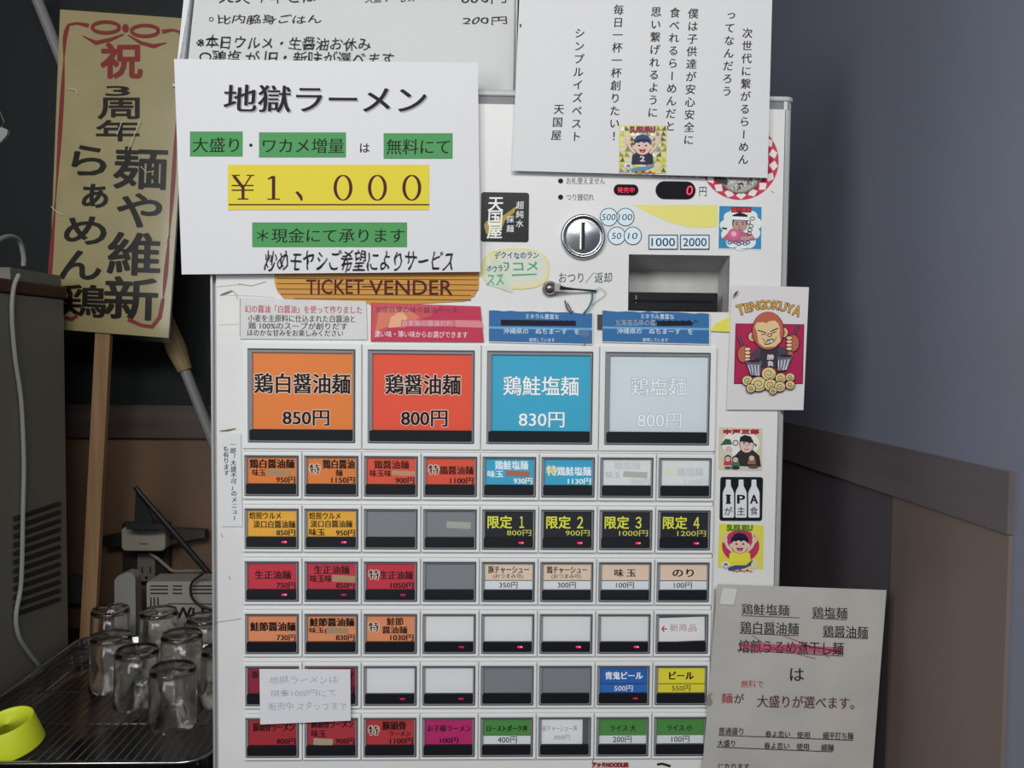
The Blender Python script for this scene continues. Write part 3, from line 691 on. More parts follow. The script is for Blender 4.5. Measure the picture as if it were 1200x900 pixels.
for k, (x0, x1, lab) in enumerate(((573, 694, 'blue card with black scribble above the large sky-blue button'), (706, 831, 'blue card with black scribble above the pale grey-blue button'))):
    o = paper('info_card', [(x0-1, 363), (x1+1, 367), (x1+1, 404), (x0, 401)], -0.0021, mat('d0d2d2', 0.5), lab, 'card')
    p = Print('printed_picture', o, -0.0022)
    bl = '386b9e'
    top = [(x0+(x1-x0)*t/14, 364+3.5*t/14+random.uniform(-0.9, 0.9)) for t in range(15)]
    p.poly([(x0, 400), (x1, 403)]+list(reversed(top)), bl)
    p.poly([(x0, 382.5), (x0, 385), (x1, 387), (x1, 384.3)], '6fa3c6')
    a = x0+(43 if k == 0 else 45)
    p.text('ミネラル豊富な', (a, 367.8, a+39, 373.8), 'dfe8ee', rot=0.8)
    sc = [(x0+14+t*(4.4 if k == 0 else 5.0)*0.5, 377.3+2.2*math.sin(t*2.1)) for t in range(40)]
    p.poly([(x0+14, 381.5), (x0+102, 382), (x0+102, 376), (x0+14, 374.5)] if k == 0 else [(x0+64, 382), (x0+106, 381.5), (x0+104, 376), (x0+64, 376)], '191c28')
    p.line(sc, 1.2, '191c28')
    if k: p.text('北海道沿岸の塩', (x0+15, 374.5, x0+62, 381.5), 'a9b6c4')
    p.text('沖縄県の　ぬちまーす　を', (x0+17, 385, x0+106, 391.5), 'dfe8ee', rot=0.6)
    p.text('使用しています', (x0+47, 396, x0+77, 400.6), 'dfe8ee', rot=0.6)
    if k == 0: p.line([(681, 408), (688, 400), (692, 396)], [0.8, 1.6, 1.2], '6b6457').ell(685, 391, 6, 4, '5a7794')
    else: p.rect(700, 368.5, 706, 386, '4a4648').poly([(833, 388), (858, 389), (857, 370), (838, 379)], 'd8d45a')

# black shop sticker
o = empty('shop_sticker', W(591, 283, 0), 'black square sticker with white brush lettering and gold swoosh', 'sticker')
a, b = W(563.5, 283), W(620, 226)
G().prism(rnd_rect(a[0], a[2], b[0], b[2], 0.003, 4), -0.0009, -0.0001).build('sticker_base', mat('151618', 0.35, gain=1), o)
p = Print('lettering', o, -0.001)
p.poly([(567, 264), (570, 259), (580, 258), (592, 251), (603, 243), (606, 242), (602, 250), (592, 258), (588, 268), (578, 277), (570, 274)], 'a59440')
p.vtext('天国屋', 581, 239, 580, 271, 19, 'e6e6e6', bold=0.018)
p.vtext('超純水', 609.5, 240.5, 609, 262, 9.5, 'e0e0e0', bold=0.01).vtext('採麺', 598, 257, 598, 268, 9, 'e0e0e0', bold=0.01)
# yellow oval handwritten label
o = empty('oval_label', W(605, 335, 0), 'yellow-edged oval label with blue and green marker writing', 'label')
p = Print('label_base', o, -0.0008)
def blob(cx, cy, rx, ry, n_=30): return [(cx+rx*math.copysign(abs(math.cos(t))**0.7, math.cos(t)), cy+ry*math.copysign(abs(math.sin(t))**0.8, math.sin(t))) for t in [2*math.pi*k/n_ for k in range(n_)]]
p.poly(blob(604, 315, 40, 24), 'd9d28e').poly(blob(604, 315, 37.5, 21.5), 'd4d3b4').poly(blob(612, 312, 28, 18), 'd0d2c4')
p.text('デクイなのラン', (580, 295, 631, 303), '2a5c88', bold=0.03, hand=0.8).text('ココメ', (585, 307, 630, 317), '44a07c', bold=0.03, hand=1)
p.poly([(600, 323.5), (629, 322), (629, 320.5), (600, 321.5)], '3c9c7c')
p.poly([(571, 333), (600, 343), (600, 317), (586, 305), (570, 308)], 'c9d3c0').text('ホウラン', (571, 311, 596, 318), '28506c', bold=0.03, hand=1).text('スス', (571, 322, 590, 334), '5aa88c', bold=0.03, hand=1)
g = G(); o2 = mesh_obj('clear_tape', [W(576, 283, -0.002), W(600, 343, -0.002), W(588, 343, -0.002), W(567, 283, -0.002)], [(0, 1, 2, 3)], pane('tape2', 0.15, (0.97, 0.98, 0.95), ior=1.2), o)

# key on a cord hanging from the return button
kr = empty('small_key', W(655, 337, -0.01), 'small key lying out from the return button on a teal cord', 'key')
G().box(W(649, 334)[0], -0.011, W(649, 342)[2], W(657, 334)[0], -0.0085, W(649, 333)[2]).build('key_head', mat('d0d2d4', 0.25, metal=0.9, gain=1), kr)
G().tube([W(656, 337, -0.010), W(662, 338, -0.010), W(675, 339, -0.008), W(699, 341, -0.003)], [0.003, 0.002, 0.0011, 0.0013], 8).build('key_shaft', mat('3c3a3c', 0.3, metal=0.6, gain=1), kr)
G().tube(catmull([W(694, 343, -0.004), W(694, 350, -0.005), W(690, 360, -0.006), W(684, 367, -0.004)]), 0.0011, 8).build('cord', mat('2c7080', 0.7), kr)
g = G().tube(catmull([W(662, 352, -0.003), W(665, 362, -0.004), W(670, 367, -0.003)]), 0.0008, 6); g.tube(catmull([W(665, 355, -0.003), W(669, 363, -0.004), W(672, 366, -0.003)]), 0.0006, 6)
g.build('wire_end', mat('3c3630', 0.5), kr)
G().tube(catmull([W(696, 343, -0.003), W(702, 337, -0.004), W(710, 344, -0.003), W(700, 352, -0.003), W(693, 358, -0.003)]), 0.0003, 5).build('thread', mat('8a8a86', 0.6), kr)

SKIN, BLK = 'd6b8a8', '1b1820'
# glittering sticker on the letter
o = paper('glitter_sticker', [(725.5, 146), (782, 147), (780.5, 203.5), (725, 202.5)], -0.0086, mat('c9c48a', 0.25), 'glittering yellow square sticker with a waving black-haired person', 'sticker')
p = Print('printed_picture', o, -0.0088, rough=0.3)
for j in range(9):
    for i in range(9):
        x, y = 726+i*6.1, 147.2+j*6.1
        p.k = (i+j) % 2
        p.poly([(x, y+5.8), (x+6, y+5.8), (x+random.uniform(0, 6), y)], random.choice(['b9b63c', '8f8c2c', 'e6e6d8', '8a7c98', 'd6d27c', '5c5a34', 'c9c7d6']))
p.k = 4
def waver(p, cx, cy, s, shirt, legs, ttl, tcol, hat):
    f_ = lambda x, y: (cx+x*s, cy+y*s)
    for sg in (-1, 1):
        p.line([f_(sg*9, 9), f_(sg*15, 4), f_(sg*19, -4)], [6*s, 5*s, 5*s], BLK).line([f_(sg*9, 9), f_(sg*15, 4), f_(sg*19, -4)], [4.6*s, 3.8*s, 3.8*s], SKIN)
        p.ell(*f_(sg*19, -5), 3.4*s, 3.6*s, SKIN)
        p.line([f_(sg*18, -6), f_(sg*16, -14)], 2.2*s, SKIN).line([f_(sg*20, -6), f_(sg*23, -13)], 2.2*s, SKIN)
    p.poly([f_(-14, 24), f_(14, 24), f_(13, 12), f_(6, 8), f_(-6, 8), f_(-13, 12)], shirt)
    p.poly([f_(-16, 30), f_(-6, 27), f_(8, 27), f_(16, 20), f_(17, 26), f_(6, 31), f_(-14, 34)], legs)
    p.ell(*f_(19, 26), 4.5*s, 6*s, 'cfc39a', 20)
    p.ell(*f_(-18, 27), 5*s, 4.5*s, 'e2e2e6').ell(*f_(-18, 26), 3*s, 2.2*s, '8a7090').line([f_(-22, 28), f_(-18, 31), f_(-14, 28)], 1*s, BLK)
    p.ell(*f_(0, 0), 11.6*s, 12.2*s, BLK, n=26).ell(*f_(0, 1.2), 10.4*s, 10.6*s, SKIN, n=26)
    for sg in (-1, 1): p.ell(*f_(sg*11, 2), 2*s, 2.8*s, SKIN)
    p.poly([f_(-11.2, -1), f_(-8, -4), f_(-5, -3), f_(-2, -5), f_(2, -3), f_(5, -5), f_(8, -3), f_(11.2, -1), f_(11, -7), f_(7, -12.5), f_(0, -14.5), f_(-7, -12.5), f_(-11, -7)][::-1], hat)
    p.poly([f_(-10.8, 0), f_(-8, -4), f_(0, -5.4), f_(8, -4), f_(10.8, 0), f_(8, -7), f_(0, -9), f_(-8, -7)][::-1], BLK)
    for sg in (-1, 1): p.ell(*f_(sg*4.4, 0), 1.5*s, 1*s, BLK)
    p.ell(*f_(0, 2.6), 0.9*s, 0.7*s, 'b98a7c')
    p.poly([f_(-4.6, 4.4), f_(0, 5.2), f_(4.6, 4.4), f_(3, 8.4), f_(0, 9.6), f_(-3, 8.4)][::-1], '8c2430').ell(*f_(0, 7.9), 1.8*s, 1.1*s, 'd47a80')
    p.text(ttl, (cx-16*s, cy-24.3*s, cx+16*s, cy-17*s), tcol, bold=0.012, out='3c1420', ow=0.04)
    for k in range(6): p.ell(*f_(-8+k*4.4, 33.5+(k % 2)), 2.2*s, 1.3*s, ['a8442c', 'c98a4c'][k % 2])
waver(p, 753, 170.5, 0.92, '20243c', '5c8a9a', 'SUSURU', 'b02438', '2c3c78')
p.text('2', (750, 183, 755.5, 189), 'd8c8d0', bold=0.03)

# round red check sticker
o = empty('round_sticker', W(867, 234, 0), 'round red and white checked sticker half behind the letter', 'sticker')
p = Print('printed_picture', o, -0.0006, rough=0.35)
cx, cy, R_ = 867, 188.5, 45.5
p.ell(cx, cy, R_, R_, 'c43c50', n=40)
for k in range(18):
    a = math.radians(k*20+8)
    for rr_, dr in ((40.5, 4.6),):
        x, y = cx+rr_*math.cos(a), cy+rr_*math.sin(a); ca, sa = math.cos(a), math.sin(a)
        pts = [(x+dr*ca, y+dr*sa), (x-6*sa, y+6*ca), (x-dr*ca*1.3, y-dr*sa*1.3), (x+6*sa, y-6*ca)]
        p.poly(pts, 'ded8d6')
for k in range(18):
    a = math.radians(k*20-2); x, y = cx+36*math.cos(a), cy+36*math.sin(a)
    p.ell(x, y, 3, 3, 'a02c40', n=4, a=k*20)
p.ell(cx, cy, 33.5, 33.5, 'd9d4d0', n=36).ell(cx, cy+12, 26, 26, '7a756f', n=30).ell(cx, cy+10, 24, 26.5, 'a8a49c', n=30)
for k in range(70):
    a = random.uniform(0.15, 0.85)*math.pi; rr_ = random.uniform(14, 24); p.k = 50+k % 3
    p.ell(cx+rr_*math.cos(a)*0.95, cy+11+rr_*math.sin(a)*0.98, 1.8, 0.8, random.choice(['6c6860', 'cfccc4', '4c4a46', 'e0ded8']), a=random.uniform(0, 180), n=6)
p.k = 60
p.poly([(836, 210), (852, 217), (852, 209), (838, 207)], '3c3a3a')

# blue sticker
o = paper('blue_sticker', [(842, 240.5), (893.5, 242), (893, 293), (841, 291.5)], -0.0006, mat('dfe0de', 0.35), 'blue square sticker with a headband-wearing person in white cloud', 'sticker')
p = Print('printed_picture', o, -0.0007, rough=0.35)
p.poly([(842, 290.8), (892, 292), (892.6, 242.4), (843, 241.2)], '3a86b4')
for x, y, r_ in ((855, 255, 7), (862, 250, 7), (850, 264, 6.5), (852, 275, 7), (858, 284, 7), (868, 286, 8), (878, 283, 8), (884, 273, 7), (886, 262, 7), (881, 254, 7), (868, 262, 18), (868, 274, 15)): p.ell(x, y, r_, r_, 'd9e0da', n=14)
p.rect(857, 242.5, 880.5, 249, '7a1c2c').text('麺や維新', (858, 243.2, 880, 248.5), 'c8404c', bold=0.02)
p.ell(867, 262, 9, 10.4, BLK).ell(867, 263.5, 8, 9.4, 'b2948c').poly([(858.5, 258), (875.5, 258.8), (876, 252), (867, 248.6), (858.5, 252)], BLK).poly([(857.8, 257.2), (876.4, 258.2), (876.2, 254.2), (858, 253.4)], 'e6e6e6')
for sx in (-3.4, 3.4): p.line([(867+sx-1.6, 261), (867+sx+1.6, 260.6)], 0.9, BLK).ell(867+sx, 263, 1.1, 0.7, BLK)
p.line([(866.5, 264), (866, 267), (868, 267)], 0.6, '6c4c44').line([(864, 269.6), (870, 269.4)], 0.8, '6c2c30')
p.poly([(846, 280), (862, 284), (886, 281), (882, 275), (872, 272), (862, 269), (854, 272)], 'b5607c').ell(860, 274, 7, 6.5, 'c9688a').ell(860, 274, 3, 3, 'dfb0bc')
p.line([(868, 279), (876, 279), (883, 277)], [4, 4, 3], 'b2948c').line([(846, 267), (852, 268)], 1.6, BLK)
for k in range(5): p.ring(879+random.uniform(-3, 4), 256+k*4.4, 2.6, 2, 0.7, BLK, n=10)
for k in range(7): p.ring(855+k*3.6, 284+(k % 2)*1.6, 2.2, 1.7, 0.9, '2c5a8a', n=9)
p.ell(859, 288, 5, 2, 'e2e2e4').ell(872, 289.5, 4, 1.8, 'e2e2e4')

# caricature sheet hanging over the right edge of the machine
o = paper('caricature_sheet', [(857.5, 334), (948, 336.5), (941.5, 480.5), (851.5, 480)], -0.0035, mat('d3cfcf', 0.35), 'white sheet with gold lettering and a red-haired noodle cook cartoon', 'poster')
p = Print('printed_picture', o, -0.0038, rough=0.4)
p.poly([(860, 450), (941, 450), (942.5, 380), (862, 379)], '6c1c38').poly([(861, 449), (940, 449), (941.5, 381), (863, 380)], 'a82850')
for i, ch in enumerate('TENGOKUYA'):
    t = i/8; x = 868+t*66; y = 364.5-9.5*math.sin(math.pi*(0.12+0.80*t))+2
    s_ = 6.0 if i in (0, 8) else 4.9
    p.text(ch, (x-(3.3 if ch in 'EK' else 3.9), y-s_, x+3.9, y+s_), 'cf9f4c', bold=0.02, rot=-16+t*36, out='3c2818', ow=0.045)
HR = 'b4604a'
p.ell(882.5, 394.5, 6.2, 6.2, BLK).ell(882.5, 394.5, 5.4, 5.4, 'd8b48c').ell(918.5, 389.5, 5.6, 6.4, BLK).ell(918.5, 389.5, 4.8, 5.6, 'd8b48c')
p.ell(882.5, 395, 3, 3, 'b98864').ell(918.5, 390, 2.6, 3, 'b98864')
p.poly([(886, 430), (918, 432), (922, 414), (912, 404), (892, 404), (885, 416)], '3c3440').poly([(879, 418), (890, 420), (892, 405), (884, 410)], '4c4250').poly([(912, 418), (926, 416), (920, 408), (912, 405)], '4c4250')
p.ell(900, 388, 19.2, 22.8, BLK, n=26).ell(900, 387.6, 18.3, 22, HR, n=26)
p.poly([(887, 389), (884.5, 383), (887, 378), (895, 377.5), (898, 379), (901, 376.5), (908, 375.5), (912, 379), (914, 384), (913.5, 392), (915, 400), (908, 406), (896, 407), (889, 402)][::-1], 'd8bb8c')
p.line([(888, 387), (898, 390)], 1.2, BLK).line([(903, 388.5), (912, 384.5)], 1.2, BLK).line([(892, 392), (898, 391.6)], 0.9, BLK).line([(904, 390.4), (910, 388.6)], 0.9, BLK)
p.ring(902, 392.6, 2.6, 1.8, 0.9, BLK, n=10).line([(893, 396), (896, 399), (895, 403)], 0.7, '6c4030').line([(910, 395), (908, 399)], 0.7, '6c4030')
p.poly([(896, 404), (899, 398), (906, 396.6), (908, 400), (902, 403.4)], BLK).poly([(897.4, 402.6), (899.6, 399.2), (905.6, 397.8), (906.8, 400), (901.6, 402.4)], 'd9d6cf').line([(901, 398.8), (901.8, 402.6)], 0.5, BLK).line([(897.6, 401), (906.4, 399)], 0.5, BLK)
p.text('勝', (899, 415.5, 907, 421.5), 'd6ccd4', bold=0.03).text('負', (899.5, 423, 906.5, 429), 'd6ccd4', bold=0.03)
for (hx, hy, sg) in ((871.5, 415, 1), (929.5, 402, -1)):
    p.line([(hx-sg*1, hy-8), (hx-sg*6, hy-21)], 3.2, BLK).line([(hx-sg*1, hy-8), (hx-sg*6, hy-21)], 2.2, '6a4c58')
    p.ell(hx, hy, 7.8, 10.4, BLK).ell(hx, hy, 7, 9.6, 'b46452')
    for k in range(4): p.ell(hx+sg*4.6, hy-6+k*4.2, 4, 2.3, BLK, n=12).ell(hx+sg*4.6, hy-6+k*4.2, 3.3, 1.7, 'e2c49c', n=12)
p.line([(927, 412), (924, 420)], 5, 'b46452')
for (bx, by, tl) in ((884, 431, 0.04), (918.5, 425, -0.12)):
    q2 = lambda x, y: (bx+x+y*tl*2, by+y+x*tl)
    p.poly([q2(-9, -6), q2(9, -6), q2(6.5, 10), q2(-5.5, 10)][::-1], BLK).poly([q2(-8, -4), q2(8, -4), q2(6, 9), q2(-5, 9)][::-1], '8a8898')
    for k in range(4):
        p.line([q2(-7+k*4, -3), q2(-3.5+k*2.6, 9)], 0.9, 'dcdce2').line([q2(7-k*4, -3), q2(4.2-k*2.6, 9)], 0.9, '4c4a5a')
    p.poly([q2(-9.6, -8.5), q2(9.6, -8.5), q2(9.2, -4), q2(-9.2, -4)][::-1], '5c5a6c').ell(*q2(0, -8), 8, 1.6, '2a2830', n=14)
for (x, y, r_) in ((876, 446, 7), (901, 438, 9), (915, 443, 7), (926, 442, 6), (889, 450, 10), (903, 451, 8), (914, 453, 7), (926, 451, 6), (880, 455, 6), (906, 458, 5)):
    p.ell(x, y, r_, r_*0.92, '3c3020', n=18).ell(x, y, r_-0.9, r_*0.92-0.9, 'd4c08a', n=18)
    sp = [(x+(r_-2.4)*(1-t/16)*math.cos(t*0.75), y+(r_-2.4)*(1-t/16)*math.sin(t*0.75)*0.92) for t in range(14)]; p.line(sp, 0.8, '4c3c24')
p.line([(859.5, 348), (862, 344), (865, 341)], [1, 3, 1.2], '55504e')

# three small stickers at the right
o = paper('cream_sticker', [(842.5, 500.5), (893.5, 502), (893, 551.5), (842, 550.5)], -0.0006, mat('c9bfa6', 0.4), 'cream square sticker with a black-capped man and small figures', 'sticker')
p = Print('printed_picture', o, -0.0007, rough=0.4)
p.ell(868, 520, 22, 16, 'dedad4', n=20)
p.text('中戸三郎', (848, 503.5, 889, 508.5), 'b52840', bold=0.05, out='5a1422', ow=0.07)
p.poly([(859, 546), (892, 547), (890, 534), (882, 527), (868, 527), (861, 534)], '33302f').ell(875, 521, 8.6, 9.6, BLK).ell(875, 521.6, 7.8, 8.8, 'd5bdb0')
p.poly([(866.5, 517), (883, 519), (887, 521), (886, 524), (882, 516), (880, 511.5), (873, 509.6), (867.6, 512)][::-1], '26262a')
for sx in (-3, 3): p.line([(875+sx-1.6, 518.6), (875+sx+1.6, 518.4)], 1, BLK).ell(875+sx, 520.4, 0.9, 0.7, BLK)
p.line([(872, 526), (874, 527.4), (878, 526)], 0.9, '8c3c40').line([(875, 521), (875.6, 523.6)], 0.6, '8c6c60')
p.poly([(844, 522), (850, 521), (858, 521), (856, 515), (850, 514)], '3c5c44').ring(862, 519, 3, 3, 0.9, '33302f', n=12)
for (x, y, hc, bc) in ((854, 527, 'b8b0a8', 'c8c4c0'), (853, 537, '26222a', 'b84050'), (862, 538, '26222a', '3c7064'), (881, 536, '3a3434', '8a6a5c')):
    p.poly([(x-5, y+8), (x+5, y+8), (x+4, y+2), (x-4, y+2)], bc).ell(x, y, 4, 4, hc, n=12).ell(x, y+0.8, 3.1, 3, 'd8b8a8', n=12).ell(x-1.2, y+0.6, .5, .5, BLK, n=6).ell(x+1.2, y+0.6, .5, .5, BLK, n=6)
p.ell(862, 548, 5, 2, '33302f').ell(883, 547, 6, 2, '5c4c40').ell(853, 548, 4, 1.6, '4c5c44')

o = empty('bottle_sticker', W(868, 610, 0), 'black square sticker with three white bottles', 'sticker')
a, b = W(843, 610), W(894, 559)
G().prism(rnd_rect(a[0], a[2], b[0], b[2], 0.003, 4), -0.0009, -0.0001).build('sticker_base', mat('15181c', 0.35, gain=1), o)
for cx, t1, t2 in ((853.6, 'I', 'が'), (868.5, 'P', '主'), (883.6, 'A', '食')):
    p = Print('printed_bottle', o, -0.001)
    p.poly([(cx-6.6, 605.5), (cx-5.8, 606.5), (cx+5.8, 606.5), (cx+6.6, 605.5), (cx+6.6, 578), (cx+5.6, 574.5), (cx+3, 569.5), (cx+2.7, 562), (cx-2.7, 562), (cx-3, 569.5), (cx-5.6, 574.5), (cx-6.6, 578)], 'd3d5d8')
    hw = 1.6 if t1 == 'I' else 4.2
    p.text(t1, (cx-hw, 580, cx+hw, 590), '1c1a22', bold=0.02, mincho=0.05)
    if t1 == 'I': p.rect(cx-3, 579.5, cx+3, 581, '1c1a22').rect(cx-3, 589, cx+3, 590.5, '1c1a22')
    p.text(t2, (cx-4.6, 594, cx+4.6, 603.5), '1c1a22', bold=0.01)
o = paper('yellow_sticker', [(843, 613.5), (895, 615.5), (894, 667), (841, 664.5)], -0.0006, mat('d2cc4a', 0.35), 'yellow square sticker with a waving person on a crimson circle', 'sticker')
p = Print('printed_picture', o, -0.0007, rough=0.4)
p.ell(868, 640, 22, 19, 'b83458', n=26)
waver(p, 867, 637.5, 0.92, 'd8cf40', '3c4c78', 'SUSURU', '4ca044', '1c2240')

# dirty sleeve notice at the lower right
o = paper('sleeve_notice', [(841, 684.5), (1039, 691.5), (1021, 925), (821, 925)], -0.009, mat('b4b1ad', 0.45, noise=0.13, nscale=14), 'worn plastic-sleeved notice about noodle portions at the lower right', 'notice')
p = Print('lettering', o, -0.0092)
T = '26262a'
def line_(x0, y0, x1, y1): p.line([(x0, y0), (x1, y1)], 0.8, T)
p.text('鶏鮭塩麺', (869, 708, 925, 721), T, mincho=0.02, rot=1.5); line_(869, 721.5, 937, 724)
p.text('鶏塩麺', (952, 711.5, 993, 725), T, mincho=0.02, rot=1.5); line_(952, 724.5, 992, 726.5)
p.text('鶏白醤油麺', (867.5, 729, 936, 743), T, mincho=0.02, rot=1.5); line_(867, 742, 936, 745)
p.text('鶏醤油麺', (964.5, 733.5, 1017, 747.5), T, mincho=0.02, rot=1.5); line_(964, 746, 1017, 748.5)
p.line([(867, 757), (930, 760), (987, 763)], [8, 9, 8], 'b0607c')
p.text('焙煎うるめ煮干し麺', (865.5, 751, 988.5, 766.5), T, mincho=0.02, rot=1.5); line_(864, 761.5, 988, 769)
p.line([(866, 755), (905, 762), (945, 757), (985, 764), (930, 755), (880, 765)], 1.2, 'a03c5c').line([(882, 745), (900, 757), (956, 772)], 0.8, 'a03c5c').line([(918, 745), (950, 757), (972, 771)], 0.8, 'a03c5c')
p.text('は', (926, 783, 942, 798), T, mincho=0.02)
p.text('無料で', (868.5, 797, 895, 806), 'b04858', hand=0.7)
p.text('麺', (845.5, 812.5, 858.5, 824), '9a3440', mincho=0.02).text('が', (860.5, 813, 872, 824), '4a3034', mincho=0.02)
p.text('大盛りが選べます。', (887.5, 815.5, 1001, 830), '5c3438', mincho=0.02, rot=1.3)
for t, bx in (('普通盛り', (842.5, 852.5, 871, 861)), ('春よ恋い', (897, 856.5, 926, 864)), ('使用', (934, 857.5, 949, 865)), ('細平打ち麺', (964.5, 858, 1000, 866.3)), ('大盛り', (841, 867, 861.5, 875)), ('春よ恋い', (895.5, 870, 925, 877.7)), ('使用', (933.5, 871, 948, 879)), ('細麺', (962.5, 872, 977, 880)), ('になります', (842, 894.5, 878, 904))):
    p.text(t, bx, T, mincho=0.02, rot=1)
line_(842, 861.5, 1000, 867.5); line_(840.5, 875.5, 976, 881)
mesh_obj('plastic_sleeve', [W(816, 925, -0.0102), W(1023, 925, -0.0102), W(1041, 690, -0.0102), W(839, 682, -0.0102)], [(0, 1, 2, 3)], pane('sleeve2', 0.22, (0.98, 0.98, 0.97), ior=1.15), o)
q_ = Print('tape_strip', o, -0.0104, rough=0.25); q_.poly([(843, 708), (860, 709), (864, 690), (847, 689)], 'c9c9c6'); Print('stain', o, -0.0104, rough=0.5).poly([(827, 826), (833, 827), (835, 822), (832, 816), (836, 811), (830, 814), (828, 818)], '86837a')
# sticker at the very bottom
o = paper('lower_sticker', [(694, 893), (737, 893), (737, 920), (694, 920)], -0.0008, mat('c8b8a8', 0.4), 'sticker with dark red lettering cut off at the bottom of the machine', 'sticker')
p = Print('lettering', o, -0.0009); p.text('アッ々NOODLES', (694, 893.6, 736, 899), 'a0283c', bold=0.04, out='2c1420', ow=0.06).poly([(694, 919), (736, 919), (736, 901), (694, 901)], '4a3048')

# ------------------------------------------------------------------ things at the left
# gold placard on a stick
YS = 0.47
pk = empty('placard', W(104, 750, YS+0.01), 'gold congratulation placard on a wooden stick with red ribbon border', 'sign')
pk.location.z = ZC
g = G(); quad = [(56, 385), (197.5, 396), (222.5, 22), (70.5, 11)]
g.prism(xz(quad, YS), YS, YS+0.004); g.build('placard_board', mat('a2976f', 0.4, gain=1.0, noise=0.1, nscale=14, coat=0.4), pk)
a, b = W(119, 388, YS), W(101, 740, YS); dirx = (b[0]-a[0])/(a[2]-b[2])
hw = 0.0125; zt_ = FZ+0.55; zf = ZC
xt = a[0]-dirx*(zt_-a[2]); xf = a[0]+dirx*(a[2]-zf)
v = [(xf-hw, YS+0.0045, zf), (xf+hw, YS+0.0045, zf), (xf+hw, YS+0.016, zf), (xf-hw, YS+0.016, zf), (xt-hw, YS+0.0045, zt_), (xt+hw, YS+0.0045, zt_), (xt+hw, YS+0.016, zt_), (xt-hw, YS+0.016, zt_)]
G().add(v, [(0, 3, 2, 1), (4, 5, 6, 7), (0, 1, 5, 4), (1, 2, 6, 5), (2, 3, 7, 6), (3, 0, 4, 7)]).build('wooden_stick', wood('stick', (0.26, 0.15, 0.07), (0.36, 0.22, 0.11), (60, 60, 3)), pk)
p = Print('lettering', pk, YS-0.0004, rough=0.5)
RB, KK = '7c2c2c', '17140f'
p.text('祝', (119, 51, 166, 91), RB, bold=0.035)
p.text('3', (124, 101, 152, 112), KK, bold=0.03).text('周', (115, 115, 163, 139), KK, bold=0.03).text('年', (113, 141, 163, 165), KK, bold=0.03)
for t, bx in (('麺', (134, 173, 195, 221)), ('や', (138, 227, 189, 266)), ('維', (127, 273, 187, 322)), ('新', (123, 325, 184, 374)), ('ら', (85, 171, 124, 205)), ('ぁ', (97, 216, 126, 243)), ('め', (76, 254, 124, 286)), ('ん', (70, 294, 118, 327)), ('鶏', (68, 334, 124, 371))):
    p.text(t, bx, KK, bold=0.02, mincho=0.02, rot=2)
def rib(pts, wmax):
    pts = [tuple(q_)[:2] for q_ in catmull([(x, y, 0) for x, y in pts], 8)]; n_ = len(pts)
    p.line(pts, [wmax*(0.18+0.82*abs(math.sin(math.pi*3.0*i/(n_-1)))) for i in range(n_)], RB)
rib([(81, 31), (76, 45), (74, 90), (68, 190), (60, 300), (57, 340)], 5)
rib([(214, 42), (209, 100), (203, 210), (196, 300), (191, 350)], 5)
p.line([(104, 30), (90, 27), (80, 29), (76, 38)], [5, 3, 3, 4], RB).line([(190, 37), (202, 35), (210, 37), (213, 44)], [5, 3, 3, 4], RB)
p.ring(124, 32, 16, 6.4, 4.2, RB, n=20).ring(170, 36, 16, 6.4, 4.2, RB, n=20).ell(147, 33, 4, 5, RB)
p.line([(145, 40), (130, 46), (112, 50), (97, 42)], [1.5, 4, 5, 1], RB).line([(150, 41), (165, 50), (180, 54), (195, 50)], [1.5, 4, 5, 1], RB)
p.line([(191, 350), (187, 372), (178, 383), (165, 381), (150, 374)], [4, 5, 5, 4, 5], RB).line([(76, 372), (84, 374), (91, 370)], [4, 5, 3], RB)
mesh_obj('film_wrap', [W(54, 392, YS-0.003), W(199, 402, YS-0.003), W(225, 18, YS-0.005), W(68, 7, YS-0.005)], [(0, 1, 2, 3)], pane('film', 0.18, (0.97, 0.96, 0.93), ior=1.25), pk)
q_ = G()
for c_ in ([(137, 158), (143, 142)], [(150, 176), (164, 142)], [(80, 103), (88, 105), (91, 110)], [(165, 195), (172, 202), (181, 200)], [(60, 242), (66, 248), (74, 252)], [(193, 284), (198, 274)]):
    q_.tube([W(x, y, YS-0.0052) for x, y in c_], 0.0006, 5)
q_.build('film_crease', mat('d8d4c4', 0.15), pk)

# grey pole leaning behind the placard
pl0, pl1 = W(36, -20, 0.56), W(252, 522, 0.56)
po = empty('leaning_pole', (pl1[0], 0.57, ZC), 'grey pole with tan wrapping leaning diagonally behind the gold placard', 'pole')
dv = (Vector(pl1)-Vector(pl0)); foot = Vector(pl1)+dv*((pl1[2]-ZC)/(pl0[2]-pl1[2]))
G().tube([pl0, foot], 0.0095, 12).build('pole', mat('7c7b7c', 0.4), po)
t0, t1 = W(200, 384, 0.56), W(222, 434, 0.56); 
lerp = lambda t: Vector(pl0)+dv*t
ta = (Vector(t0).z-pl0[2])/(pl1[2]-pl0[2]); tb = (Vector(t1).z-pl0[2])/(pl1[2]-pl0[2])
G().tube([lerp(ta-0.12), lerp(ta), lerp((ta+tb)/2), lerp(tb)], [0.012, 0.016, 0.018, 0.013], 14).build('tan_wrapping', mat('8c7a55', 0.6, gain=1), po)

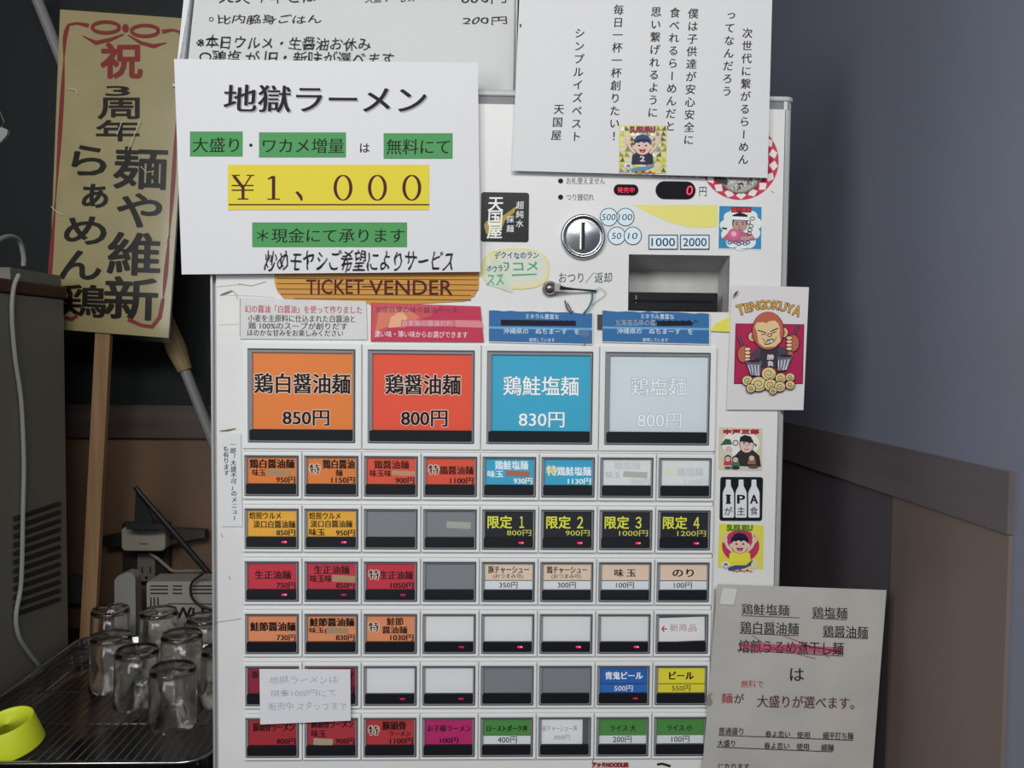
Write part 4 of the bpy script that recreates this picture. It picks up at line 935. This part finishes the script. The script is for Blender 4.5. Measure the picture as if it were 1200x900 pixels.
# pale grey appliance with louvres at the left edge
AX, AY, AZ = -0.4118, 0.43, FZ+0.2115
ap = empty('water_cooler_cabinet', (-0.60, 0.25, ZC), 'grey appliance cabinet with slanting side louvres at the left edge', 'appliance')
apm = mat('7d7b70', 0.5, noise=0.12, nscale=3, gain=1.0)
bev(G().box(-0.78, 0.10, ZC, AX, AY, AZ-0.016).build('body', apm, ap), 0.004)
bev(G().box(-0.785, 0.095, AZ-0.0155, AX+0.003, AY+0.003, AZ+0.004).build('lid', mat('4c2f26', 0.5, gain=1.0), ap), 0.002)
def sideYZ(px, py):     # point on the cabinet's side face seen at a photograph position
    v_ = RM[0]*((px-600)/FPX) + RM[1]*((py-450)/FPX) + RM[2]; t = (AX-CAMP[0])/v_.x
    return (CAMP[1]+v_.y*t, CAMP[2]+v_.z*t)
for k in range(12):
    ya, za = sideYZ(15, 607+k*10.2); yb, zb_ = sideYZ(70, 588+k*10.2)
    zz = (za+zb_)/2
    G().add([(AX+0.0002, yb, zb_+0.0015), (AX+0.0002, ya, za+0.0015), (AX+0.0030, ya, za-0.0035), (AX+0.0030, yb, zb_-0.0035), (AX+0.0002, yb, zb_-0.006), (AX+0.0002, ya, za-0.006)],
            [(0, 1, 2, 3), (3, 2, 5, 4), (0, 3, 4), (1, 5, 2)]).build('louvre', mat('2a2b2a', 0.6, gain=1), ap)
ps = G().box(-0.60, 0.28, AZ+0.0042, AX-0.005, AY, AZ+0.022).build('papers_stack', mat('77776a', 0.7, gain=1)); tag(ps, 'low pale bundle lying on top of the grey cabinet', 'papers')
# white cord hanging down the cabinet
def WX(px, py, X):
    v_ = RM[0]*((px-600)/FPX) + RM[1]*((py-450)/FPX) + RM[2]; t = (X-CAMP[0])/v_.x; return (X, CAMP[1]+v_.y*t, CAMP[2]+v_.z*t)
pts = [WX(x, y, AX+0.006) for x, y in ((-6, 296), (4, 284), (20, 277), (32, 282), (37, 300), (37, 312))]
pts = [(x-0.012, y, z) for x, y, z in pts]
c1 = G().tube(catmull(pts, 6), 0.0035, 8).build('looped_cord', mat('8a8f8c', 0.5, gain=1)); tag(c1, 'pale strap looping up above the grey cabinet', 'cord')
pts = [WX(x, y, AX+0.0055) for x, y in ((22, 322), (16, 338), (14, 370), (18, 420), (25, 470), (28, 540), (27, 600), (25, 680), (19, 720), (22, 745), (34, 765), (50, 785))]
c1 = G().tube(catmull(pts, 6), 0.0032, 8).build('power_cord', mat('9a9a94', 0.5, gain=1), ap); c1['label'] = 'white cord'
# white tag thing at the extreme left
g = G().prism(xz([(-6, 172), (2, 165), (8, 158), (9, 152), (2, 149), (-6, 150)], 0.3), 0.30, 0.306)
o = g.build('hanging_tag', mat('8f9392', 0.6, gain=1)); tag(o, 'small crumpled white tag at the upper left edge', 'tag')
g2 = G().tube([W(1, 150, 0.303), W(5, 143, 0.303), W(-30, 60, 0.303), W(-40, -60, 0.303), W(-42, -800, 0.303)], 0.0006, 6); g2.build('string', mat('777a78', 0.6, gain=1), o)

# stainless tray with wire rack
TX0, TX1, TY0, TY1, TZ = -0.398, -0.0455, 0.0, 0.445, FZ-0.370
steel = mat('a9a9a8', 0.2, metal=1.0, gain=1, bump=0.02, nscale=60)
tr = empty('steel_tray', ((TX0+TX1)/2, 0.2, ZC), 'stainless steel tray holding a wire rack and upturned glasses', 'tray')
def rr(x0, y0, x1, y1, r_, n_=6): return rnd_rect(x0, y0, x1, y1, r_, n_)
prof = [(0.0, ZC+0.001, 0.012), (0.003, ZC+0.0005, 0.014), (0.0, TZ-0.003, 0.0), (-0.004, TZ-0.0035, 0), (-0.0045, TZ-0.001, 0), (-0.003, TZ, 0), (0.001, TZ, 0), (0.0018, TZ-0.003, 0), (0.003, ZC+0.006, 0)]
prof = [(0.010, ZC+0.0006), (0.004, ZC+0.004), (0.0015, TZ-0.004), (-0.0022, TZ-0.004), (-0.003, TZ-0.0015), (-0.0015, TZ), (0.0018, TZ), (0.0030, TZ-0.003), (0.0055, ZC+0.006), (0.012, ZC+0.0022)]
v = []; 
for (ins, z) in prof:
    for x, y in rr(TX0+0.003+ins, TY0+0.003+ins, TX1-0.003-ins, TY1-0.003-ins, 0.034): v.append((x, y, z))
n_ = len(rr(0, 0, 1, 1, 0.1)); fs = []
for j in range(len(prof)-1):
    for i in range(n_): fs.append((j*n_+i, j*n_+(i+1) % n_, (j+1)*n_+(i+1) % n_, (j+1)*n_+i))
fs.append(tuple(range((len(prof)-1)*n_, len(prof)*n_))); fs.append(tuple(range(n_-1, -1, -1)))
mesh_obj('tray_body', v, fs, steel, tr, smooth=True)
RZ = TZ-0.010
rk = empty('wire_rack', ((TX0+TX1)/2, 0.2, RZ), 'wire drying rack inside the steel tray under the glasses', 'rack')
wm = mat('6f6762', 0.38, metal=0.9, gain=1)
x = TX0+0.016; y0, y1 = TY0+0.014, TY1-0.016
wire0 = None; k = 0
while x < TX1-0.012:
    if wire0 is None:
        wire0 = G().tube([(x, y0, RZ), (x, y1, RZ)], 0.0011, 6).build('wire', wm, rk, smooth=True); xw = x
    else:
        c_ = wire0.copy(); COL.objects.link(c_); c_.parent = rk; c_.location.x = wire0.location.x+(x-xw)
    x += 0.0115
cw = None
for y in (0.028, 0.13, 0.235, 0.34, 0.42):
    G().tube([(TX0+0.010, y, RZ-0.0024), (TX1-0.010, y, RZ-0.0024)], 0.0014, 6).build('cross_wire', wm, rk, smooth=True)
for x in (TX0+0.018, TX1-0.018):
    for y in (0.03, 0.41): G().tube([(x, y, RZ-0.003), (x, y, ZC+0.003)], 0.0015, 6).build('foot', wm, rk)

# glasses standing upside down, in two layers
gm = glass('tumbler_glass', (0.97, 0.96, 0.95), 0.08)
def make_glass(r_top, r_bot, h):
    """upside down tumbler, mouth at z=0"""
    t = 0.0016
    prof = [(r_top-t, 0.0), (r_top-t*0.5, -0.0004), (r_top, 0.0), ((r_top+r_bot)/2, h*0.5), (r_bot, h*0.94), (r_bot-0.002, h), (r_bot-0.005, h-0.0008), (0.0001, h-0.0012)]
    inner = [(0.0001, h-0.0075), (r_bot-0.005, h-0.0075), (r_bot-t-0.0008, h-0.010), ((r_top+r_bot)/2-t, h*0.5), (r_top-t, 0.0)]
    return G().lathe(prof+inner, (0, 0, 0), 36)
gp = make_glass(0.0310, 0.0290, 0.078).build('drinking_glass', gm, smooth=True, origin=(0, 0, 0))
spots = [(0.120, -0.1270, 0, 'front upturned drinking glass nearest the lower end of the machine edge'),
         (0.245, -0.2620, 0, 'upturned drinking glass between the grey cabinet and the middle glass'),
         (0.190, -0.0830, 0, 'upturned drinking glass mostly hidden by the machine edge, near the front'),
         (0.185, -0.2000, 0, 'middle upturned drinking glass behind and beside the front one'),
         (0.360, -0.2365, 0, 'upturned drinking glass at the back just before the router corner'),
         (0.370, -0.3170, 0, 'upturned drinking glass at the back before the white slim modem'),
         (0.330, -0.1520, 0, 'upturned drinking glass at the back half hidden by the machine edge'),
         (0.252, -0.1620, 0, 'upturned drinking glass under the router lettering')]
for i, (y, x, lay, lab) in enumerate(spots):
    o = gp if i == 0 else gp.copy()
    if i: COL.objects.link(o)
    o.location = (x, y, RZ+0.0012+lay*0.0675); tag(o, lab, 'glass', 'upturned drinking glasses on the rack')

# yellow plastic cup
c = (-0.268, 0.055, RZ)
g = G(); prof = [(0.036, 0.0), (0.0310, 0.033), (0.0300, 0.0340), (0.029, 0.0330), (0.0285, 0.030), (0.0001, 0.0295), ]
inner = [(0.0001, 0.028), (0.029, 0.0275), (0.0345, 0.0005), (0.036, 0.0)]
g.lathe(prof+inner, (0, 0, 0), 48)
cup = g.build('plastic_cup', mat('c9d52c', 0.45, gain=1.0), smooth=True, origin=(0, 0, 0)); cup.location = (-0.2950, 0.046, RZ+0.0095); cup.rotation_euler = (0.20, -0.14, 0)
tag(cup, 'yellow-green plastic cup upside down at the lower left corner', 'cup')

# router, slim box, outlet and adaptor behind the glasses
wf = empty('wifi_router', W(215, 770, 0.47), 'off-white wifi router box with slotted vents behind the glasses', 'router')
wf.location.z = ZC; YR = 0.462
a, b = W(172.5, 760, YR), W(262, 681.5, YR)
rpm = mat('8f8b82', 0.5, gain=1)
g = G().prism(rnd_rect(a[0], ZC, b[0], b[2], 0.005, 4), YR, YR+0.05); g.build('case', rpm, wf)
p = Print('vent_slots', wf, YR-0.0004)
SL = '1d1b1a'
for y in (686, 690, 694.5):
    for x0, x1 in ((176, 197), (202.5, 213.5), (223, 250)): p.rect(x0, y, x1, y+1.6, SL)
for x in (176, 180, 184.3): p.rect(x, 700, x+1.6, 718, SL)
p.line([(194, 722), (194, 711), (197, 707.5), (262, 708)], 1.1, SL)
p.text('Wi-Fi', (204.5, 712, 247, 724.5), SL, bold=0.035).text('P2', (216, 730, 222, 735), SL, bold=0.02).rect(216, 740, 222, 740.8, SL)
cb = G().tube(catmull([W(238, 672, YR-0.01), W(225, 683, YR-0.012), W(224, 697, YR-0.012), W(231, 707, YR-0.012), W(243, 713, YR-0.012), W(262, 716, YR-0.01)]), 0.0022, 8).build('black_cable', mat('161616', 0.5, gain=1)); tag(cb, 'black cable looping over the front of the wifi router', 'cable')
g = G(); a, b = W(135, 772, 0.49), W(158.5, 671, 0.49)
top = [(b[0]-0.001, b[2]-0.008), (b[0]-0.006, b[2]-0.001), (b[0]-0.016, b[2]), (a[0]+0.006, b[2]-0.006), (a[0], b[2]-0.014)]
sb = G().prism([(a[0], ZC), (b[0], ZC)]+[(b[0], b[2]-0.012)]+top, 0.49, 0.515).build('slim_modem', mat('8d8d88', 0.45, gain=1)); tag(sb, 'slim upright off-white modem beside the wifi router', 'modem')
# wall outlet and adaptor
YO = 0.597
ou = empty('wall_outlet', W(172, 650, YO), 'dark-plated wall outlet above the slim modem', 'outlet')
a, b = W(145, 682, YO), W(199, 612, YO); bev(G().box(a[0], YO-0.006, a[2], b[0], YO+0.010, b[2]).build('plate', mat('2b2523', 0.4, gain=1), ou), 0.002)
a, b = W(161.5, 681, YO-0.008), W(182, 648, YO-0.008); bev(G().box(a[0], YO-0.010, a[2], b[0], YO-0.006, b[2]).build('socket', mat('6c665c', 0.4, gain=1), ou), 0.001)
p = Print('socket_holes', ou, YO-0.0101); p.rect(166, 664, 167.5, 672, '0c0c0c').rect(175.5, 664, 177, 672, '0c0c0c').ell(171.5, 677, 1.6, 2, '0c0c0c')
a, b = W(142, 646, YO-0.05), W(193.5, 618, YO-0.05)
ad = G().prism(rnd_rect(a[0], a[2], b[0], b[2], 0.009, 5), YO-0.05, YO-0.0105).build('power_adaptor', mat('8c877c', 0.5, gain=1)); bev(ad, 0.003); tag(ad, 'off-white power adaptor plugged into the wall outlet', 'adaptor')
p = Print('label_line', ad, YO-0.0503); p.rect(163, 636.5, 174, 638, '4c453c')
g = G().tube(catmull([W(175, 648, YO-0.025), W(184, 654, YO-0.025), W(196, 664, YO-0.025), W(204, 669, YO-0.025), W(225, 669, YO-0.025), W(256, 669, YO-0.025)]), [0.003]*31, 8)
ac = g.build('adaptor_cable', mat('7b766c', 0.5, gain=1)); tag(ac, 'pale cable running from the power adaptor behind the machine', 'cable')
# black antenna with fin standing on the adaptor
an = empty('desk_antenna', W(165, 618, 0.53), 'black rod with a dark fin leaning over the power adaptor', 'antenna')
g = G().tube([W(158, 570, 0.518), W(163, 577, 0.518), W(250, 678, 0.518)], [0.0042, 0.0046, 0.0055], 10); g.build('rod', mat('17171a', 0.35, gain=1), an)
g = G().prism(xz([(158, 622), (184, 622), (178, 605), (170, 588), (160, 575)], 0.53), 0.526, 0.534); g.build('fin', mat('1b201f', 0.5, gain=1), an)
g = G().box(W(150, 620, 0.53)[0], 0.522, W(150, 620, 0.53)[2]+0.001, W(199, 620, 0.53)[0], 0.538, W(150, 613, 0.53)[2]); g.build('clip_bar', mat('26262a', 0.4, gain=1), an)
a, b = W(118, 641, 0.57), W(143, 626, 0.57)
g = G().prism([(a[0], a[2]), (b[0], a[2]+0.002), (b[0], b[2]), (a[0], b[2]-0.006)], 0.57, 0.594).build('black_plug', mat('1d1d20', 0.5, gain=1)); tag(g, 'black plug left of the power adaptor', 'plug')
g = G().prism(xz([(194, 640), (215, 634), (240, 630), (240, 622), (205, 620), (194, 622)], 0.575), 0.575, 0.594).build('grey_plug', mat('3c3836', 0.5, gain=1)); tag(g, 'ribbed grey plug right of the power adaptor', 'plug')
a, b = W(82, 706, 0.58), W(97, 675, 0.58)
g = G().box(a[0], 0.575, a[2], b[0], 0.594, b[2]).build('switch_box', mat('3f4240', 0.5, gain=1)); tag(g, 'small grey box on the back wall left of the wooden stick', 'box')

flush()
